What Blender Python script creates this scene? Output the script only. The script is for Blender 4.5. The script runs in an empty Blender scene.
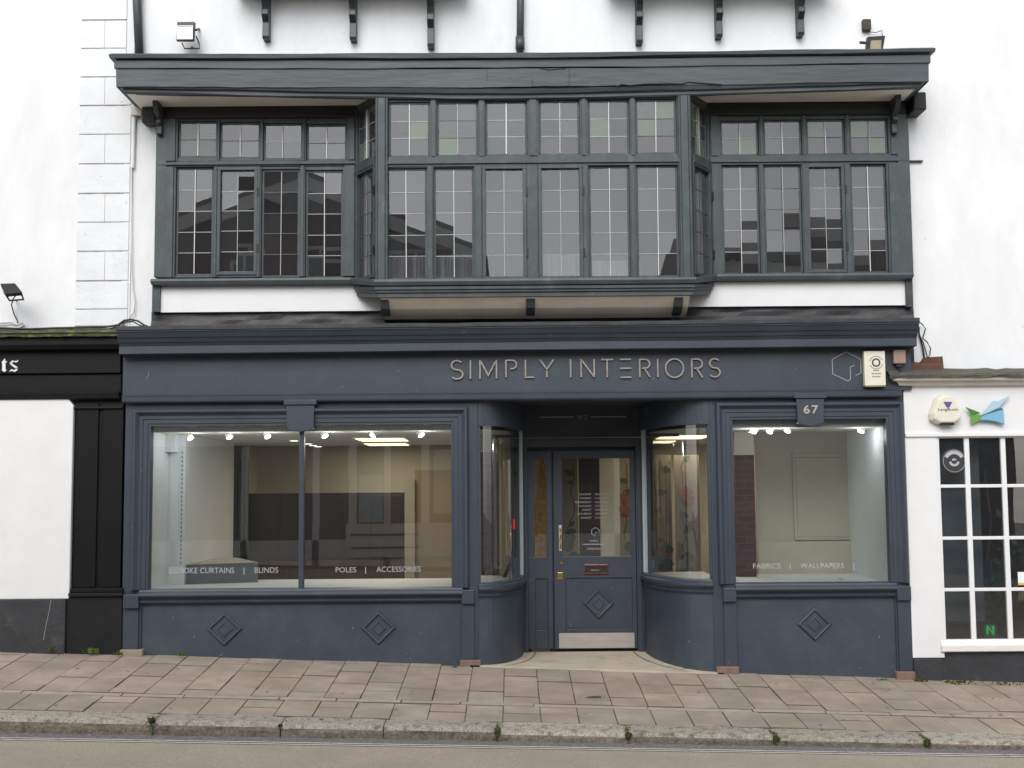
import bpy, math, random
from mathutils import Vector, Matrix, Euler, noise
R = math.radians
random.seed(7)
S = bpy.context.scene
COL = S.collection

# ------------------------------------------------------------------ camera
F = 1260.0
EYE = 1.73
CM = Euler((R(90 + 4.9), 0, 0)).to_matrix() @ Matrix.Rotation(R(-0.45), 3, 'Z')
CP = Vector((0, 0, EYE))
cam = bpy.data.cameras.new("camera"); camo = bpy.data.objects.new("camera", cam); COL.objects.link(camo)
camo.matrix_world = Matrix.Translation(CP) @ CM.to_4x4()
cam.sensor_width = 36; cam.lens = F / 1024 * 36; cam.clip_end = 500; cam.clip_start = 0.05
S.camera = camo

def U(px, py, Y):                       # point seen at a pixel, on the vertical plane y = Y
    d = CM @ Vector(((px - 512) / F, -(py - 384) / F, -1))
    return CP + d * (Y / d.y)
def UX(px, py, Y): return U(px, py, Y).x
def UZ(px, py, Y): return U(px, py, Y).z
def rect(x0, y0, x1, y1, Y):            # world rectangle X0, X1, Z0, Z1
    ym, xm = (y0 + y1) / 2, (x0 + x1) / 2
    return (UX(x0, ym, Y), UX(x1, ym, Y), UZ(xm, y1, Y), UZ(xm, y0, Y))

# ------------------------------------------------------------------ materials
MATS = {}
def mat(name, base, rough=0.6, metal=0.0, var=0.12, scale=3.0, bump=0.0, bscale=40.0, var2=None, emit=None, estr=0, spec=0.5,
        stain=None, stain_scale=1.5, stain_lo=0.55, stain_hi=0.75, stretch=(1, 1, 1), attr=False, speck=None):
    m = bpy.data.materials.new(name); m.use_nodes = True
    n = m.node_tree.nodes; l = m.node_tree.links
    b = n["Principled BSDF"]
    b.inputs["Roughness"].default_value = rough; b.inputs["Metallic"].default_value = metal
    b.inputs["Specular IOR Level"].default_value = spec
    tc = n.new("ShaderNodeTexCoord"); mp = n.new("ShaderNodeMapping"); mp.inputs["Scale"].default_value = stretch
    l.new(tc.outputs["Object"], mp.inputs["Vector"])
    c = tuple(base) + (1,)
    last = None
    if var > 0:
        nt = n.new("ShaderNodeTexNoise"); nt.inputs["Scale"].default_value = scale; nt.inputs["Detail"].default_value = 8; nt.inputs["Roughness"].default_value = 0.6
        l.new(mp.outputs[0], nt.inputs["Vector"])
        cr = n.new("ShaderNodeValToRGB"); cr.color_ramp.elements[0].position = 0.3; cr.color_ramp.elements[1].position = 0.7
        lo = tuple(x * (1 - var) for x in base) + (1,)
        hi = (tuple(var2) + (1,)) if var2 else tuple(min(1, x * (1 + var)) for x in base) + (1,)
        cr.color_ramp.elements[0].color = lo; cr.color_ramp.elements[1].color = hi
        l.new(nt.outputs["Fac"], cr.inputs["Fac"]); last = cr.outputs["Color"]
    if stain:
        st = n.new("ShaderNodeTexNoise"); st.inputs["Scale"].default_value = stain_scale; st.inputs["Detail"].default_value = 10; st.inputs["Roughness"].default_value = 0.7
        l.new(mp.outputs[0], st.inputs["Vector"])
        sr = n.new("ShaderNodeMapRange"); sr.inputs["From Min"].default_value = stain_lo; sr.inputs["From Max"].default_value = stain_hi
        l.new(st.outputs["Fac"], sr.inputs["Value"])
        mx = n.new("ShaderNodeMix"); mx.data_type = 'RGBA'
        l.new(sr.outputs[0], mx.inputs["Factor"])
        if last: l.new(last, mx.inputs["A"])
        else: mx.inputs["A"].default_value = c
        mx.inputs["B"].default_value = tuple(stain) + (1,)
        last = mx.outputs["Result"]
    if speck:
        st = n.new("ShaderNodeTexNoise"); st.inputs["Scale"].default_value = 28; st.inputs["Detail"].default_value = 3
        l.new(mp.outputs[0], st.inputs["Vector"])
        sr = n.new("ShaderNodeMapRange"); sr.inputs["From Min"].default_value = .735; sr.inputs["From Max"].default_value = .76
        l.new(st.outputs["Fac"], sr.inputs["Value"]); mx = n.new("ShaderNodeMix"); mx.data_type = 'RGBA'
        l.new(sr.outputs[0], mx.inputs["Factor"]); l.new(last, mx.inputs["A"]); mx.inputs["B"].default_value = tuple(speck) + (1,); last = mx.outputs["Result"]
    if attr:
        at = n.new("ShaderNodeAttribute"); at.attribute_name = "tint"
        mx = n.new("ShaderNodeMix"); mx.data_type = 'RGBA'; mx.blend_type = 'MULTIPLY'; mx.inputs["Factor"].default_value = 1
        if last: l.new(last, mx.inputs["A"])
        else: mx.inputs["A"].default_value = c
        l.new(at.outputs["Color"], mx.inputs["B"]); last = mx.outputs["Result"]
    if last: l.new(last, b.inputs["Base Color"])
    else: b.inputs["Base Color"].default_value = c
    if bump > 0:
        bt = n.new("ShaderNodeTexNoise"); bt.inputs["Scale"].default_value = bscale; bt.inputs["Detail"].default_value = 6
        l.new(mp.outputs[0], bt.inputs["Vector"])
        bp = n.new("ShaderNodeBump"); bp.inputs["Strength"].default_value = 0.6; bp.inputs["Distance"].default_value = bump
        l.new(bt.outputs["Fac"], bp.inputs["Height"]); l.new(bp.outputs[0], b.inputs["Normal"])
    if emit:
        b.inputs["Emission Color"].default_value = tuple(emit) + (1,); b.inputs["Emission Strength"].default_value = estr
    MATS[name] = m
    return m

def glass(name, tint=(1, 1, 1), refl=1.7, body=None, bodyf=0.0, wav=0.0, wscale=3.0, rough=0.0):
    m = bpy.data.materials.new(name); m.use_nodes = True
    n = m.node_tree.nodes; l = m.node_tree.links; n.clear()
    out = n.new("ShaderNodeOutputMaterial"); mix = n.new("ShaderNodeMixShader"); tr = n.new("ShaderNodeBsdfTransparent"); gl = n.new("ShaderNodeBsdfGlossy")
    gl.inputs["Roughness"].default_value = rough; tr.inputs["Color"].default_value = tuple(tint) + (1,)
    fr = n.new("ShaderNodeFresnel"); fr.inputs["IOR"].default_value = 1.5
    mu = n.new("ShaderNodeMath"); mu.operation = 'MULTIPLY'; mu.inputs[1].default_value = refl; mu.use_clamp = True
    l.new(fr.outputs[0], mu.inputs[0]); l.new(mu.outputs[0], mix.inputs[0])
    src = tr.outputs[0]
    if body:
        df = n.new("ShaderNodeBsdfDiffuse"); df.inputs["Color"].default_value = tuple(body) + (1,)
        m2 = n.new("ShaderNodeMixShader"); m2.inputs[0].default_value = bodyf
        l.new(tr.outputs[0], m2.inputs[1]); l.new(df.outputs[0], m2.inputs[2]); src = m2.outputs[0]
    l.new(src, mix.inputs[1]); l.new(gl.outputs[0], mix.inputs[2]); l.new(mix.outputs[0], out.inputs[0])
    if wav > 0:
        tc = n.new("ShaderNodeTexCoord"); nt = n.new("ShaderNodeTexNoise"); nt.inputs["Scale"].default_value = wscale; nt.inputs["Detail"].default_value = 1
        bp = n.new("ShaderNodeBump"); bp.inputs["Strength"].default_value = 1; bp.inputs["Distance"].default_value = wav
        l.new(tc.outputs["Object"], nt.inputs["Vector"]); l.new(nt.outputs["Fac"], bp.inputs["Height"])
        l.new(bp.outputs[0], gl.inputs["Normal"])
    MATS[name] = m
    return m

mat('white_render', (.74, .75, .76), .75, var=.06, scale=1.6, bump=.012, bscale=9, stain=(.62, .61, .58), stain_scale=1.3, stain_lo=.56, stain_hi=.9, stretch=(1.6, 1, .7), speck=(.40, .38, .35))
mat('white_quoin', (.72, .735, .75), .75, var=.06, scale=3, bump=.008, bscale=18, stain=(.52, .51, .47), stain_scale=2.6, stain_lo=.58, stain_hi=.85, speck=(.35, .33, .3))
mat('quoin_joint', (.36, .35, .34), .9, var=.4, scale=9)
mat('white_paint', (.73, .735, .735), .5, var=.03, scale=4, bump=.002, bscale=20)
mat('white_sill', (.78, .76, .72), .6, var=.06, scale=6, bump=.004, bscale=20, stain=(.32, .25, .2), stain_scale=4, stain_lo=.66, stain_hi=.72, stretch=(1, 1, 3))
mat('soffit', (.87, .85, .79), .7, var=.08, scale=3, bump=.002, bscale=12)
mat('cove', (.86, .81, .72), .7, var=.08, scale=4, stain=(.25, .22, .19), stain_scale=4, stain_lo=.6, stain_hi=.8)
mat('timber', (.044, .056, .060), .5, var=.25, scale=7, bump=.004, bscale=30, stain=(.092, .110, .114), stain_scale=6, stain_lo=.56, stain_hi=.72, stretch=(1, 1, .6))
mat('timber_board', (.046, .058, .064), .5, var=.18, scale=5, bump=.007, bscale=14, stain=(.076, .092, .099), stain_scale=3, stain_lo=.52, stain_hi=.7, stretch=(.25, 1, 1.6))
mat('timber_dark', (.012, .012, .013), .6, var=.3, scale=8, bump=.003)
mat('bracket_paint', (.035, .042, .046), .45, var=.3, scale=14, bump=.002)
mat('shop_paint', (.036, .046, .063), .45, var=.14, scale=2.2, bump=.0015, bscale=30, stain=(.048, .058, .077), stain_scale=2, stain_lo=.5, stain_hi=.75, speck=(.16, .15, .14))
mat('riser_paint', (.039, .052, .071), .5, var=.16, scale=2.5, bump=.004, bscale=55, stain=(.056, .066, .080), stain_scale=2.5, stain_lo=.48, stain_hi=.72, speck=(.22, .20, .17))
mat('lead', (.034, .033, .037), .55, var=.35, scale=5, bump=.012, bscale=9, stain=(.085, .083, .088), stain_scale=5, stain_lo=.6, stain_hi=.8)
mat('black_paint', (.0028, .0024, .003), .5, var=.3, scale=4, bump=.002, bscale=20, stain=(.010, .009, .010), stain_scale=3, stain_lo=.6, stain_hi=.8, spec=.25)
mat('black_plinth', (.008, .0075, .008), .6, var=.3, scale=6, bump=.004, bscale=30, stain=(.035, .03, .028), stain_scale=5, stain_lo=.6, stain_hi=.8, spec=.3)
mat('grey_plinth', (.028, .028, .032), .7, var=.25, scale=5, bump=.008, bscale=35, stain=(.085, .08, .075), stain_scale=4, stain_lo=.55, stain_hi=.8)
mat('moss', (.05, .055, .022), .95, var=.5, scale=25, bump=.01, bscale=50, stain=(.12, .14, .03), stain_scale=8, stain_lo=.5, stain_hi=.6)
mat('lead_light', (.075, .068, .06), .8, var=.5, scale=14, bump=.012, bscale=20, stain=(.07, .09, .03), stain_scale=5, stain_lo=.52, stain_hi=.62)
mat('stone_trim', (.56, .53, .47), .7, var=.1, scale=6, bump=.002)
mat('came', (.32, .33, .345), .45, metal=.2, var=.1, scale=20)
mat('came_dark', (.09, .09, .095), .5, var=.1, scale=20)
mat('saddle_bar', (.60, .61, .63), .4, var=.03)
mat('brass', (.75, .52, .16), .25, metal=1, var=.1, scale=30)
mat('sign_metal', (.29, .26, .225), .42, metal=.6, var=.25, scale=25)
mat('number_gold', (.46, .40, .35), .4, metal=.3, var=.05)
mat('steel_plate', (.47, .43, .40), .38, metal=.45, var=.12, scale=3, stretch=(1, 1, 6))
mat('letter_box', (.11, .05, .035), .4, metal=.3, var=.3, scale=30)
mat('vinyl', (.37, .38, .38), .5, var=.0)
mat('vinyl_grey', (.30, .31, .33), .5, var=.0)
mat('etched_line', (.20, .18, .17), .4, var=0)
mat('cream_plastic', (.70, .68, .56), .4, var=.04, scale=8)
mat('cream_plastic_dark', (.24, .22, .13), .5, var=.1, scale=8)
mat('ink', (.03, .03, .03), .5, var=0)
mat('purple', (.11, .08, .28), .4, var=0)
mat('logo_blue', (.20, .42, .58), .3, var=.05)
mat('logo_pale', (.38, .55, .63), .3, var=.05)
mat('logo_deep', (.03, .14, .24), .3, var=.05)
mat('logo_green', (.14, .32, .06), .3, var=.1)
mat('logo_dark_green', (.05, .20, .03), .3, var=.1)
mat('black_plastic', (.010, .010, .011), .45, var=.1)
mat('pipe_grey', (.055, .058, .065), .45, var=.25, scale=8)
mat('cable', (.018, .018, .02), .6, var=.2)
mat('cable_white', (.6, .59, .57), .6, var=.1)
mat('lamp_glass', (.75, .75, .72), .15, var=.05)
mat('lamp_reflector', (.95, .93, .85), .2, var=0)
mat('brown_box', (.30, .20, .155), .6, var=.08)
mat('slab', (.36, .292, .236), .85, var=.20, scale=3.0, bump=.003, bscale=60, stain=(.265, .222, .165), stain_scale=1.7, stain_lo=.45, stain_hi=.72, attr=True, speck=(.12, .10, .085))
mat('slab_pale', (.36, .315, .265), .85, var=.15, scale=9, bump=.003, bscale=50, attr=True)
mat('joint', (.125, .105, .085), .95, var=.3, scale=12, stain=(.07, .085, .03), stain_scale=5, stain_lo=.6, stain_hi=.7)
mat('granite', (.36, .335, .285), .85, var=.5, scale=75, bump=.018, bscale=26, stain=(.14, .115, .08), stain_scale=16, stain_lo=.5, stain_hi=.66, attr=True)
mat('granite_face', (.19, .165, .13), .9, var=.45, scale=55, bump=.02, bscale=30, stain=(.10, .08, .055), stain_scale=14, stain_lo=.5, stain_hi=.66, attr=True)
mat('gutter', (.17, .165, .16), .9, var=.45, scale=40, bump=.005, bscale=70, stain=(.28, .27, .25), stain_scale=30, stain_lo=.6, stain_hi=.7)
mat('road', (.37, .318, .25), .9, var=.34, scale=70, bump=.004, bscale=120, stain=(.30, .26, .20), stain_scale=2.2, stain_lo=.42, stain_hi=.8)
mat('road_paint', (.62, .60, .56), .7, var=.1, scale=20, stain=(.25, .23, .2), stain_scale=22, stain_lo=.55, stain_hi=.65)
mat('threshold_stone', (.52, .45, .35), .8, var=.12, scale=4, bump=.003, bscale=40, stain=(.33, .26, .18), stain_scale=3, stain_lo=.54, stain_hi=.7)
mat('threshold_dark', (.20, .155, .11), .85, var=.2, scale=6)
mat('pink_stone', (.20, .125, .10), .85, var=.2, scale=14, bump=.006, bscale=30)
mat('buff_stone', (.28, .235, .18), .85, var=.2, scale=14, bump=.006, bscale=30)
mat('int_white', (.74, .77, .79), .8, var=.02)
mat('int_board', (.78, .82, .84), .6, var=.03)
mat('jamb_paint', (.36, .42, .43), .5, var=.05)
mat('int_cream', (.44, .41, .325), .8, var=.03)
mat('int_tan', (.36, .28, .18), .8, var=.05)
mat('int_ceiling', (.62, .60, .52), .85, var=.02)
mat('int_greyblue', (.11, .13, .145), .7, var=.05)
mat('int_beige', (.46, .42, .33), .7, var=.05)
mat('int_floor', (.10, .075, .055), .5, var=.2)
mat('dark_wood', (.022, .010, .008), .4, var=.4, scale=6, stretch=(6, 6, .8))
mat('mid_wood', (.06, .036, .027), .5, var=.3, scale=6, stretch=(6, 6, .8))
mat('dark_green_cloth', (.035, .05, .04), .9, var=.4, scale=9)
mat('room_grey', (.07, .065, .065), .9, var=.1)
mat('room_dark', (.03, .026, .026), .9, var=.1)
mat('room_mid', (.14, .13, .13), .9, var=.5, scale=2)
mat('net_curtain', (.30, .30, .32), .9, var=.3, scale=4, stretch=(12, 12, .6))
mat('paper_ground', (.23, .20, .145), .9, var=.08)
mat('paper_pale', (.60, .56, .44), .9, var=.04)
mat('paper_amber', (.50, .27, .07), .8, var=.45, scale=22)
mat('paper_cloud', (.62, .55, .45), .9, var=.08)
mat('leaf_print', (.05, .085, .045), .9, var=.4, scale=30)
mat('stem_print', (.10, .06, .04), .9, var=.2)
mat('poppy_print', (.24, .09, .06), .9, var=.4, scale=30)
mat('berry_print', (.22, .02, .025), .9, var=.3)
mat('red_plastic', (.62, .03, .02), .35, var=.1)
mat('spot_white', (.85, .86, .85), .3, var=0)
mat('panel_glow', (.9, .85, .7), .5, var=0, emit=(1, .78, .50), estr=1.5)
mat('spot_glow', (1, 1, 1), .5, var=0, emit=(1, .93, .82), estr=1.6)
mat('plant_leaf', (.035, .085, .03), .6, var=.4, scale=20)
mat('weed_leaf', (.11, .17, .035), .7, var=.4, scale=30)
mat('moss_leaf', (.10, .12, .03), .9, var=.4, scale=30)
mat('soil', (.03, .022, .016), .9, var=.3)
mat('neon_green', (.03, .50, .10), .4, var=0, emit=(.03, .6, .12), estr=.25)
mat('notice_paper', (.72, .80, .80), .7, var=0)
mat('notice_orange', (.75, .40, .10), .7, var=0)
mat('grey_vinyl', (.42, .43, .46), .5, var=.05)
mat('slate', (.05, .048, .05), .7, var=.3, scale=8, bump=.01, bscale=10)
mat('opp_brick', (.10, .045, .035), .85, var=.3, scale=12)
mat('opp_render', (.60, .55, .48), .85, var=.1)
mat('opp_white', (.82, .81, .78), .7, var=.05)
mat('opp_blue', (.05, .08, .14), .5, var=.1)
mat('opp_dark', (.02, .02, .022), .3, var=.2)
mat('iron', (.06, .05, .04), .7, metal=.3, var=.4, scale=30, bump=.004)
glass('shop_glass', (.93, .96, .95), 3.3, body=(.60, .58, .55), bodyf=.022, wav=.0006, wscale=1.2)
glass('leaded_glass', (.85, .85, .86), 2.95, body=(.42, .42, .435), bodyf=.06, rough=.0)
glass('leaded_glass_bright', (.85, .86, .86), 3.15, body=(.45, .45, .46), bodyf=.07)
glass('leaded_glass_dull', (.8, .8, .82), 2.8, body=(.40, .40, .42), bodyf=.05)
glass('leaded_glass_cool', (.78, .84, .84), 2.95, body=(.38, .44, .44), bodyf=.08)
glass('green_glass', (.5, .7, .45), 2.6, body=(.32, .43, .27), bodyf=.28, rough=.02)
glass('seedy_glass', (.6, .75, .65), 2.0, body=(.36, .44, .40), bodyf=.2, rough=.02)
glass('sash_glass', (.85, .87, .88), 3.2, body=(.50, .53, .56), bodyf=.03, wav=.0004, wscale=2)

def brick(name, c1, c2, mortar, sx=.225, sz=.075):
    m = bpy.data.materials.new(name); m.use_nodes = True
    n = m.node_tree.nodes; l = m.node_tree.links; b = n["Principled BSDF"]; b.inputs["Roughness"].default_value = .9
    tc = n.new("ShaderNodeTexCoord"); sp = n.new("ShaderNodeSeparateXYZ"); ad = n.new("ShaderNodeMath"); cb = n.new("ShaderNodeCombineXYZ")
    l.new(tc.outputs["Object"], sp.inputs[0]); l.new(sp.outputs["X"], ad.inputs[0]); l.new(sp.outputs["Y"], ad.inputs[1])
    l.new(ad.outputs[0], cb.inputs["X"]); l.new(sp.outputs["Z"], cb.inputs["Y"])
    bt = n.new("ShaderNodeTexBrick"); bt.inputs["Scale"].default_value = 1; bt.inputs["Brick Width"].default_value = sx; bt.inputs["Row Height"].default_value = sz
    bt.inputs["Mortar Size"].default_value = .006
    bt.inputs["Color1"].default_value = c1 + (1,); bt.inputs["Color2"].default_value = c2 + (1,); bt.inputs["Mortar"].default_value = mortar + (1,)
    l.new(cb.outputs[0], bt.inputs["Vector"]); l.new(bt.outputs["Color"], b.inputs["Base Color"])
    MATS[name] = m
brick('brick_pier', (.085, .038, .03), (.055, .027, .024), (.085, .06, .05), .19, .07)
brick('brick_red', (.13, .055, .038), (.10, .045, .032), (.13, .08, .06))

# ------------------------------------------------------------------ mesh helpers
class MB:
    def __init__(s): s.v = []; s.f = []; s.m = []; s.mats = []; s.tint = []
    def mi(s, name):
        if name not in s.mats: s.mats.append(name)
        return s.mats.index(name)
    def face(s, idx, m, t=None): s.f.append(tuple(idx)); s.m.append(s.mi(m)); s.tint.append(t or (1, 1, 1))
    def poly(s, pts, m, t=None):
        b = len(s.v); s.v += [tuple(p) for p in pts]; s.face(range(b, b + len(pts)), m, t)
    def hexa(s, p, m, t=None):          # 8 points: bottom 4 ccw, top 4 ccw
        b = len(s.v); s.v += [tuple(q) for q in p]
        for q in ((0, 3, 2, 1), (4, 5, 6, 7), (0, 1, 5, 4), (1, 2, 6, 5), (2, 3, 7, 6), (3, 0, 4, 7)): s.face([b + i for i in q], m, t)
    def box(s, x0, x1, y0, y1, z0, z1, m, t=None):
        s.hexa([(x0, y0, z0), (x1, y0, z0), (x1, y1, z0), (x0, y1, z0), (x0, y0, z1), (x1, y0, z1), (x1, y1, z1), (x0, y1, z1)], m, t)
    def pbox(s, x0, y0, x1, y1, Yf, Yb, m):
        r = rect(x0, y0, x1, y1, Yf); s.box(r[0], r[1], Yf, Yb, r[2], r[3], m)
    def obox(s, p0, p1, u0, u1, z0, z1, t0, t1, m):   # along plan line p0-p1; t outward (to the street)
        d = Vector(p1) - Vector(p0); d = Vector((d.x, d.y)).normalized(); nrm = Vector((d.y, -d.x)); P = Vector((p0[0], p0[1]))
        q = [P + d * u + nrm * t for u, t in ((u0, t1), (u1, t1), (u1, t0), (u0, t0))]
        s.hexa([(a.x, a.y, z0) for a in q] + [(a.x, a.y, z1) for a in q], m)
    def prism_y(s, pts, y0, y1, m):     # polygon in XZ extruded from y0 (front) to y1
        n = len(pts); b = len(s.v)
        s.v += [(x, y0, z) for x, z in pts] + [(x, y1, z) for x, z in pts]
        s.face(range(b, b + n), m); s.face([b + n + i for i in reversed(range(n))], m)
        for i in range(n):
            j = (i + 1) % n; s.face((b + i, b + n + i, b + n + j, b + j), m)
    def prism_x(s, pts, x0, x1, m):     # polygon in YZ
        n = len(pts); b = len(s.v)
        s.v += [(x0, y, z) for y, z in pts] + [(x1, y, z) for y, z in pts]
        s.face(range(b, b + n), m); s.face([b + n + i for i in reversed(range(n))], m)
        for i in range(n):
            j = (i + 1) % n; s.face((b + i, b + n + i, b + n + j, b + j), m)
    def loft(s, r, prof, m):            # rectangular moulded frame; r = X0,X1,Z0,Z1 ; prof = [(inset, Y)...]
        rings = []
        for ins, y in prof:
            b = len(s.v); s.v += [(r[0] + ins, y, r[2] + ins), (r[1] - ins, y, r[2] + ins), (r[1] - ins, y, r[3] - ins), (r[0] + ins, y, r[3] - ins)]
            rings.append(b)
        for a, b in zip(rings, rings[1:]):
            for i in range(4):
                j = (i + 1) % 4; s.face((a + i, a + j, b + j, b + i), m)
    def sweep(s, path, prof, m, closed=True, caps=True, wob=None):
        n = len(path); dirs = []
        for i in range(n - 1):
            d = Vector((path[i + 1][0] - path[i][0], path[i + 1][1] - path[i][1])).normalized(); dirs.append(d)
        rings = []
        for i in range(n):
            a = dirs[max(0, i - 1)]; c = dirs[min(n - 2, i)]
            n1 = Vector((a.y, -a.x)); n2 = Vector((c.y, -c.x)); k = n1 + n2; k = k / max(.3, 1 + n1.dot(n2))
            b = len(s.v)
            for q, (o, z) in enumerate(prof):
                dz = wob(path[i][0], q) if wob else 0
                s.v.append((path[i][0] + k.x * o, path[i][1] + k.y * o, z + dz))
            rings.append(b)
        L = len(prof)
        for a, b in zip(rings, rings[1:]):
            for i in range(L if closed else L - 1):
                j = (i + 1) % L; s.face((a + i, b + i, b + j, a + j), m)
        if caps and closed:
            s.face([rings[0] + i for i in range(L)], m); s.face([rings[-1] + i for i in reversed(range(L))], m)
    def tube(s, pts, r, m, seg=8, r2=None):
        pts = [Vector(p) for p in pts]; rings = []
        for i, p in enumerate(pts):
            d = (pts[min(i + 1, len(pts) - 1)] - pts[max(i - 1, 0)]).normalized()
            up = Vector((0, 0, 1)) if abs(d.z) < .9 else Vector((0, 1, 0))
            a = d.cross(up).normalized(); b_ = d.cross(a).normalized(); b = len(s.v)
            rr = r if r2 is None else r + (r2 - r) * i / (len(pts) - 1)
            for k in range(seg):
                t = 2 * math.pi * k / seg; q = p + a * math.cos(t) * rr + b_ * math.sin(t) * rr; s.v.append(tuple(q))
            rings.append(b)
        for a, b in zip(rings, rings[1:]):
            for k in range(seg): s.face((a + k, a + (k + 1) % seg, b + (k + 1) % seg, b + k), m)
        s.face([rings[0] + k for k in reversed(range(seg))], m); s.face([rings[-1] + k for k in range(seg)], m)
    def build(s, name, parent=None, bev=0, smooth=False, origin=None, vec=None):
        me = bpy.data.meshes.new(name); o = Vector(origin) if origin else Vector((0, 0, 0))
        me.from_pydata([tuple(Vector(v) - o) for v in s.v], [], s.f)
        for mn in s.mats: me.materials.append(MATS[mn])
        me.polygons.foreach_set("material_index", s.m)
        if any(t != (1, 1, 1) for t in s.tint):
            at = me.color_attributes.new("tint", 'FLOAT_COLOR', 'CORNER'); k = 0
            for pi, p in enumerate(me.polygons):
                for _ in p.loop_indices: at.data[k].color = tuple(s.tint[pi]) + (1,); k += 1
        else:
            pass
        if smooth: me.polygons.foreach_set("use_smooth", [True] * len(me.polygons))
        me.update()
        ob = bpy.data.objects.new(name, me); COL.objects.link(ob)
        ob.location = o - (Vector(parent['_o']) if parent is not None and '_o' in parent else Vector((0, 0, 0)))
        if parent is not None: ob.parent = parent
        ob['_o'] = tuple(o)
        if bev > 0:
            b = ob.modifiers.new("edge", 'BEVEL'); b.width = bev; b.segments = 2; b.limit_method = 'ANGLE'; b.angle_limit = R(40)
        return ob

def tag(o, label=None, cat=None, group=None, kind=None):
    if label: o['label'] = label
    if cat: o['category'] = cat
    if group: o['group'] = group
    if kind: o['kind'] = kind
    return o
def empty(name, loc, label, cat, group=None):
    o = bpy.data.objects.new(name, None); COL.objects.link(o); o.location = loc; o['_o'] = tuple(loc); o.empty_display_size = .1
    return tag(o, label, cat, group)
def text(body, name, m, parent, x, y, z, h, extr=.001, align='CENTER', width=None, spacing=1.0, bold=0.0, group=None):
    cu = bpy.data.curves.new(name, 'FONT'); cu.body = body; cu.size = h / .72; cu.extrude = extr; cu.align_x = align; cu.space_character = spacing
    cu.offset = bold; cu.resolution_u = 3
    t = bpy.data.objects.new(name, cu); COL.objects.link(t)
    bpy.context.view_layer.update()
    dg = bpy.context.evaluated_depsgraph_get(); me = bpy.data.meshes.new_from_object(t.evaluated_get(dg))
    bpy.data.objects.remove(t)
    me.materials.clear(); me.materials.append(MATS[m])
    xs = [v.co.x for v in me.vertices]; w = max(xs) - min(xs); sx = (width / w) if width else 1
    M = Matrix.Translation((x, y, z)) @ Matrix.Rotation(R(90), 4, 'X') @ Matrix.Diagonal((sx, 1, 1, 1))
    me.transform(M)
    ob = bpy.data.objects.new(name, me); COL.objects.link(ob)
    if parent is not None:
        ob.parent = parent
        if '_o' in parent: ob.location = -Vector(parent['_o'])
    ob['_o'] = (0, 0, 0)
    return ob

def arcpts(cx, cz, rx, rz, a0, a1, n=12):
    return [(cx + rx * math.cos(R(a0 + (a1 - a0) * i / n)), cz + rz * math.sin(R(a0 + (a1 - a0) * i / n))) for i in range(n + 1)]
LET = {
 'S': (.62, [arcpts(.31, .74, .28, .24, 35, 270, 14) + arcpts(.31, .26, .30, .24, 90, -145, 14)]),
 'I': (.06, [[(.03, 0), (.03, 1)]]),
 'M': (.95, [[(.03, 0), (.03, 1)], [(.07, .93), (.475, .18), (.88, .93)], [(.92, 1), (.92, 0)]]),
 'P': (.62, [[(.03, 0), (.03, 1)], [(.06, .97)] + arcpts(.34, .73, .25, .24, 90, -90, 10) + [(.27, .49)]]),
 'L': (.52, [[(.03, 1), (.03, .03), (.52, .03)]]),
 'Y': (.78, [[(0, 1), (.39, .45), (.78, 1)], [(.39, .45), (.39, 0)]]),
 'N': (.78, [[(.03, 0), (.03, 1)], [(.05, .97), (.73, .03)], [(.75, 0), (.75, 1)]]),
 'T': (.66, [[(0, .97), (.66, .97)], [(.33, .93), (.33, 0)]]),
 'E': (.62, [[(0, .97), (.62, .97)], [(0, .5), (.62, .5)], [(0, .03), (.62, .03)]]),
 'R': (.62, [[(.03, 0), (.03, 1)], [(.06, .97)] + arcpts(.34, .73, .25, .24, 90, -90, 10) + [(.15, .49)], [(.30, .47), (.60, 0)]]),
 'O': (1.0, [arcpts(.5, .5, .48, .48, 0, 360, 28)]),
}
def ribbon(mb, pts, w, y0, y1, m):
    P = [Vector(p) for p in pts]; n = len(P); L = []; Rr = []
    closed = (P[0] - P[-1]).length < 1e-5
    for i in range(n):
        if closed and i in (0, n - 1): a = (P[-1] - P[-2]).normalized(); c = (P[1] - P[0]).normalized()
        else: a = (P[i] - P[i - 1]).normalized() if i > 0 else (P[1] - P[0]).normalized(); c = (P[i + 1] - P[i]).normalized() if i < n - 1 else a
        n1 = Vector((-a.y, a.x)); n2 = Vector((-c.y, c.x)); k = (n1 + n2) / max(.35, 1 + n1.dot(n2))
        L.append(P[i] + k * w / 2); Rr.append(P[i] - k * w / 2)
    for i in range(n - 1):
        q = [Rr[i], Rr[i + 1], L[i + 1], L[i]]
        mb.hexa([(v.x, y0, v.y) for v in q] + [(v.x, y1, v.y) for v in q], m)

# ------------------------------------------------------------------ depths
YW, YFL, YB, YC, YS = 12.15, 12.03, 11.62, 11.52, 12.0
_A0, _A1 = U(0, 651, 12), U(1024, 682.5, 12)
_B0, _B1 = U(0, 717.5, 9.78), U(1024, 741, 9.78)
_C0, _C1 = U(0, 733.5, 9.74), U(1024, 751, 9.74)
def _ln(p, q, x): return p.z + (q.z - p.z) * (x - p.x) / (q.x - p.x)
def gz(x, y):                           # pavement surface
    t = (y - 9.78) / 2.22
    return _ln(_B0, _B1, x) * (1 - t) + _ln(_A0, _A1, x) * t
G0 = gz(0, 12)

# ================================================================== SETTING
mb = MB(); mb.poly([(-90, -80, -.75), (90, -80, -.75), (90, 120, -.75), (-90, 120, -.75)], 'gutter'); tag(mb.build('ground'), kind='structure')
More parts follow.
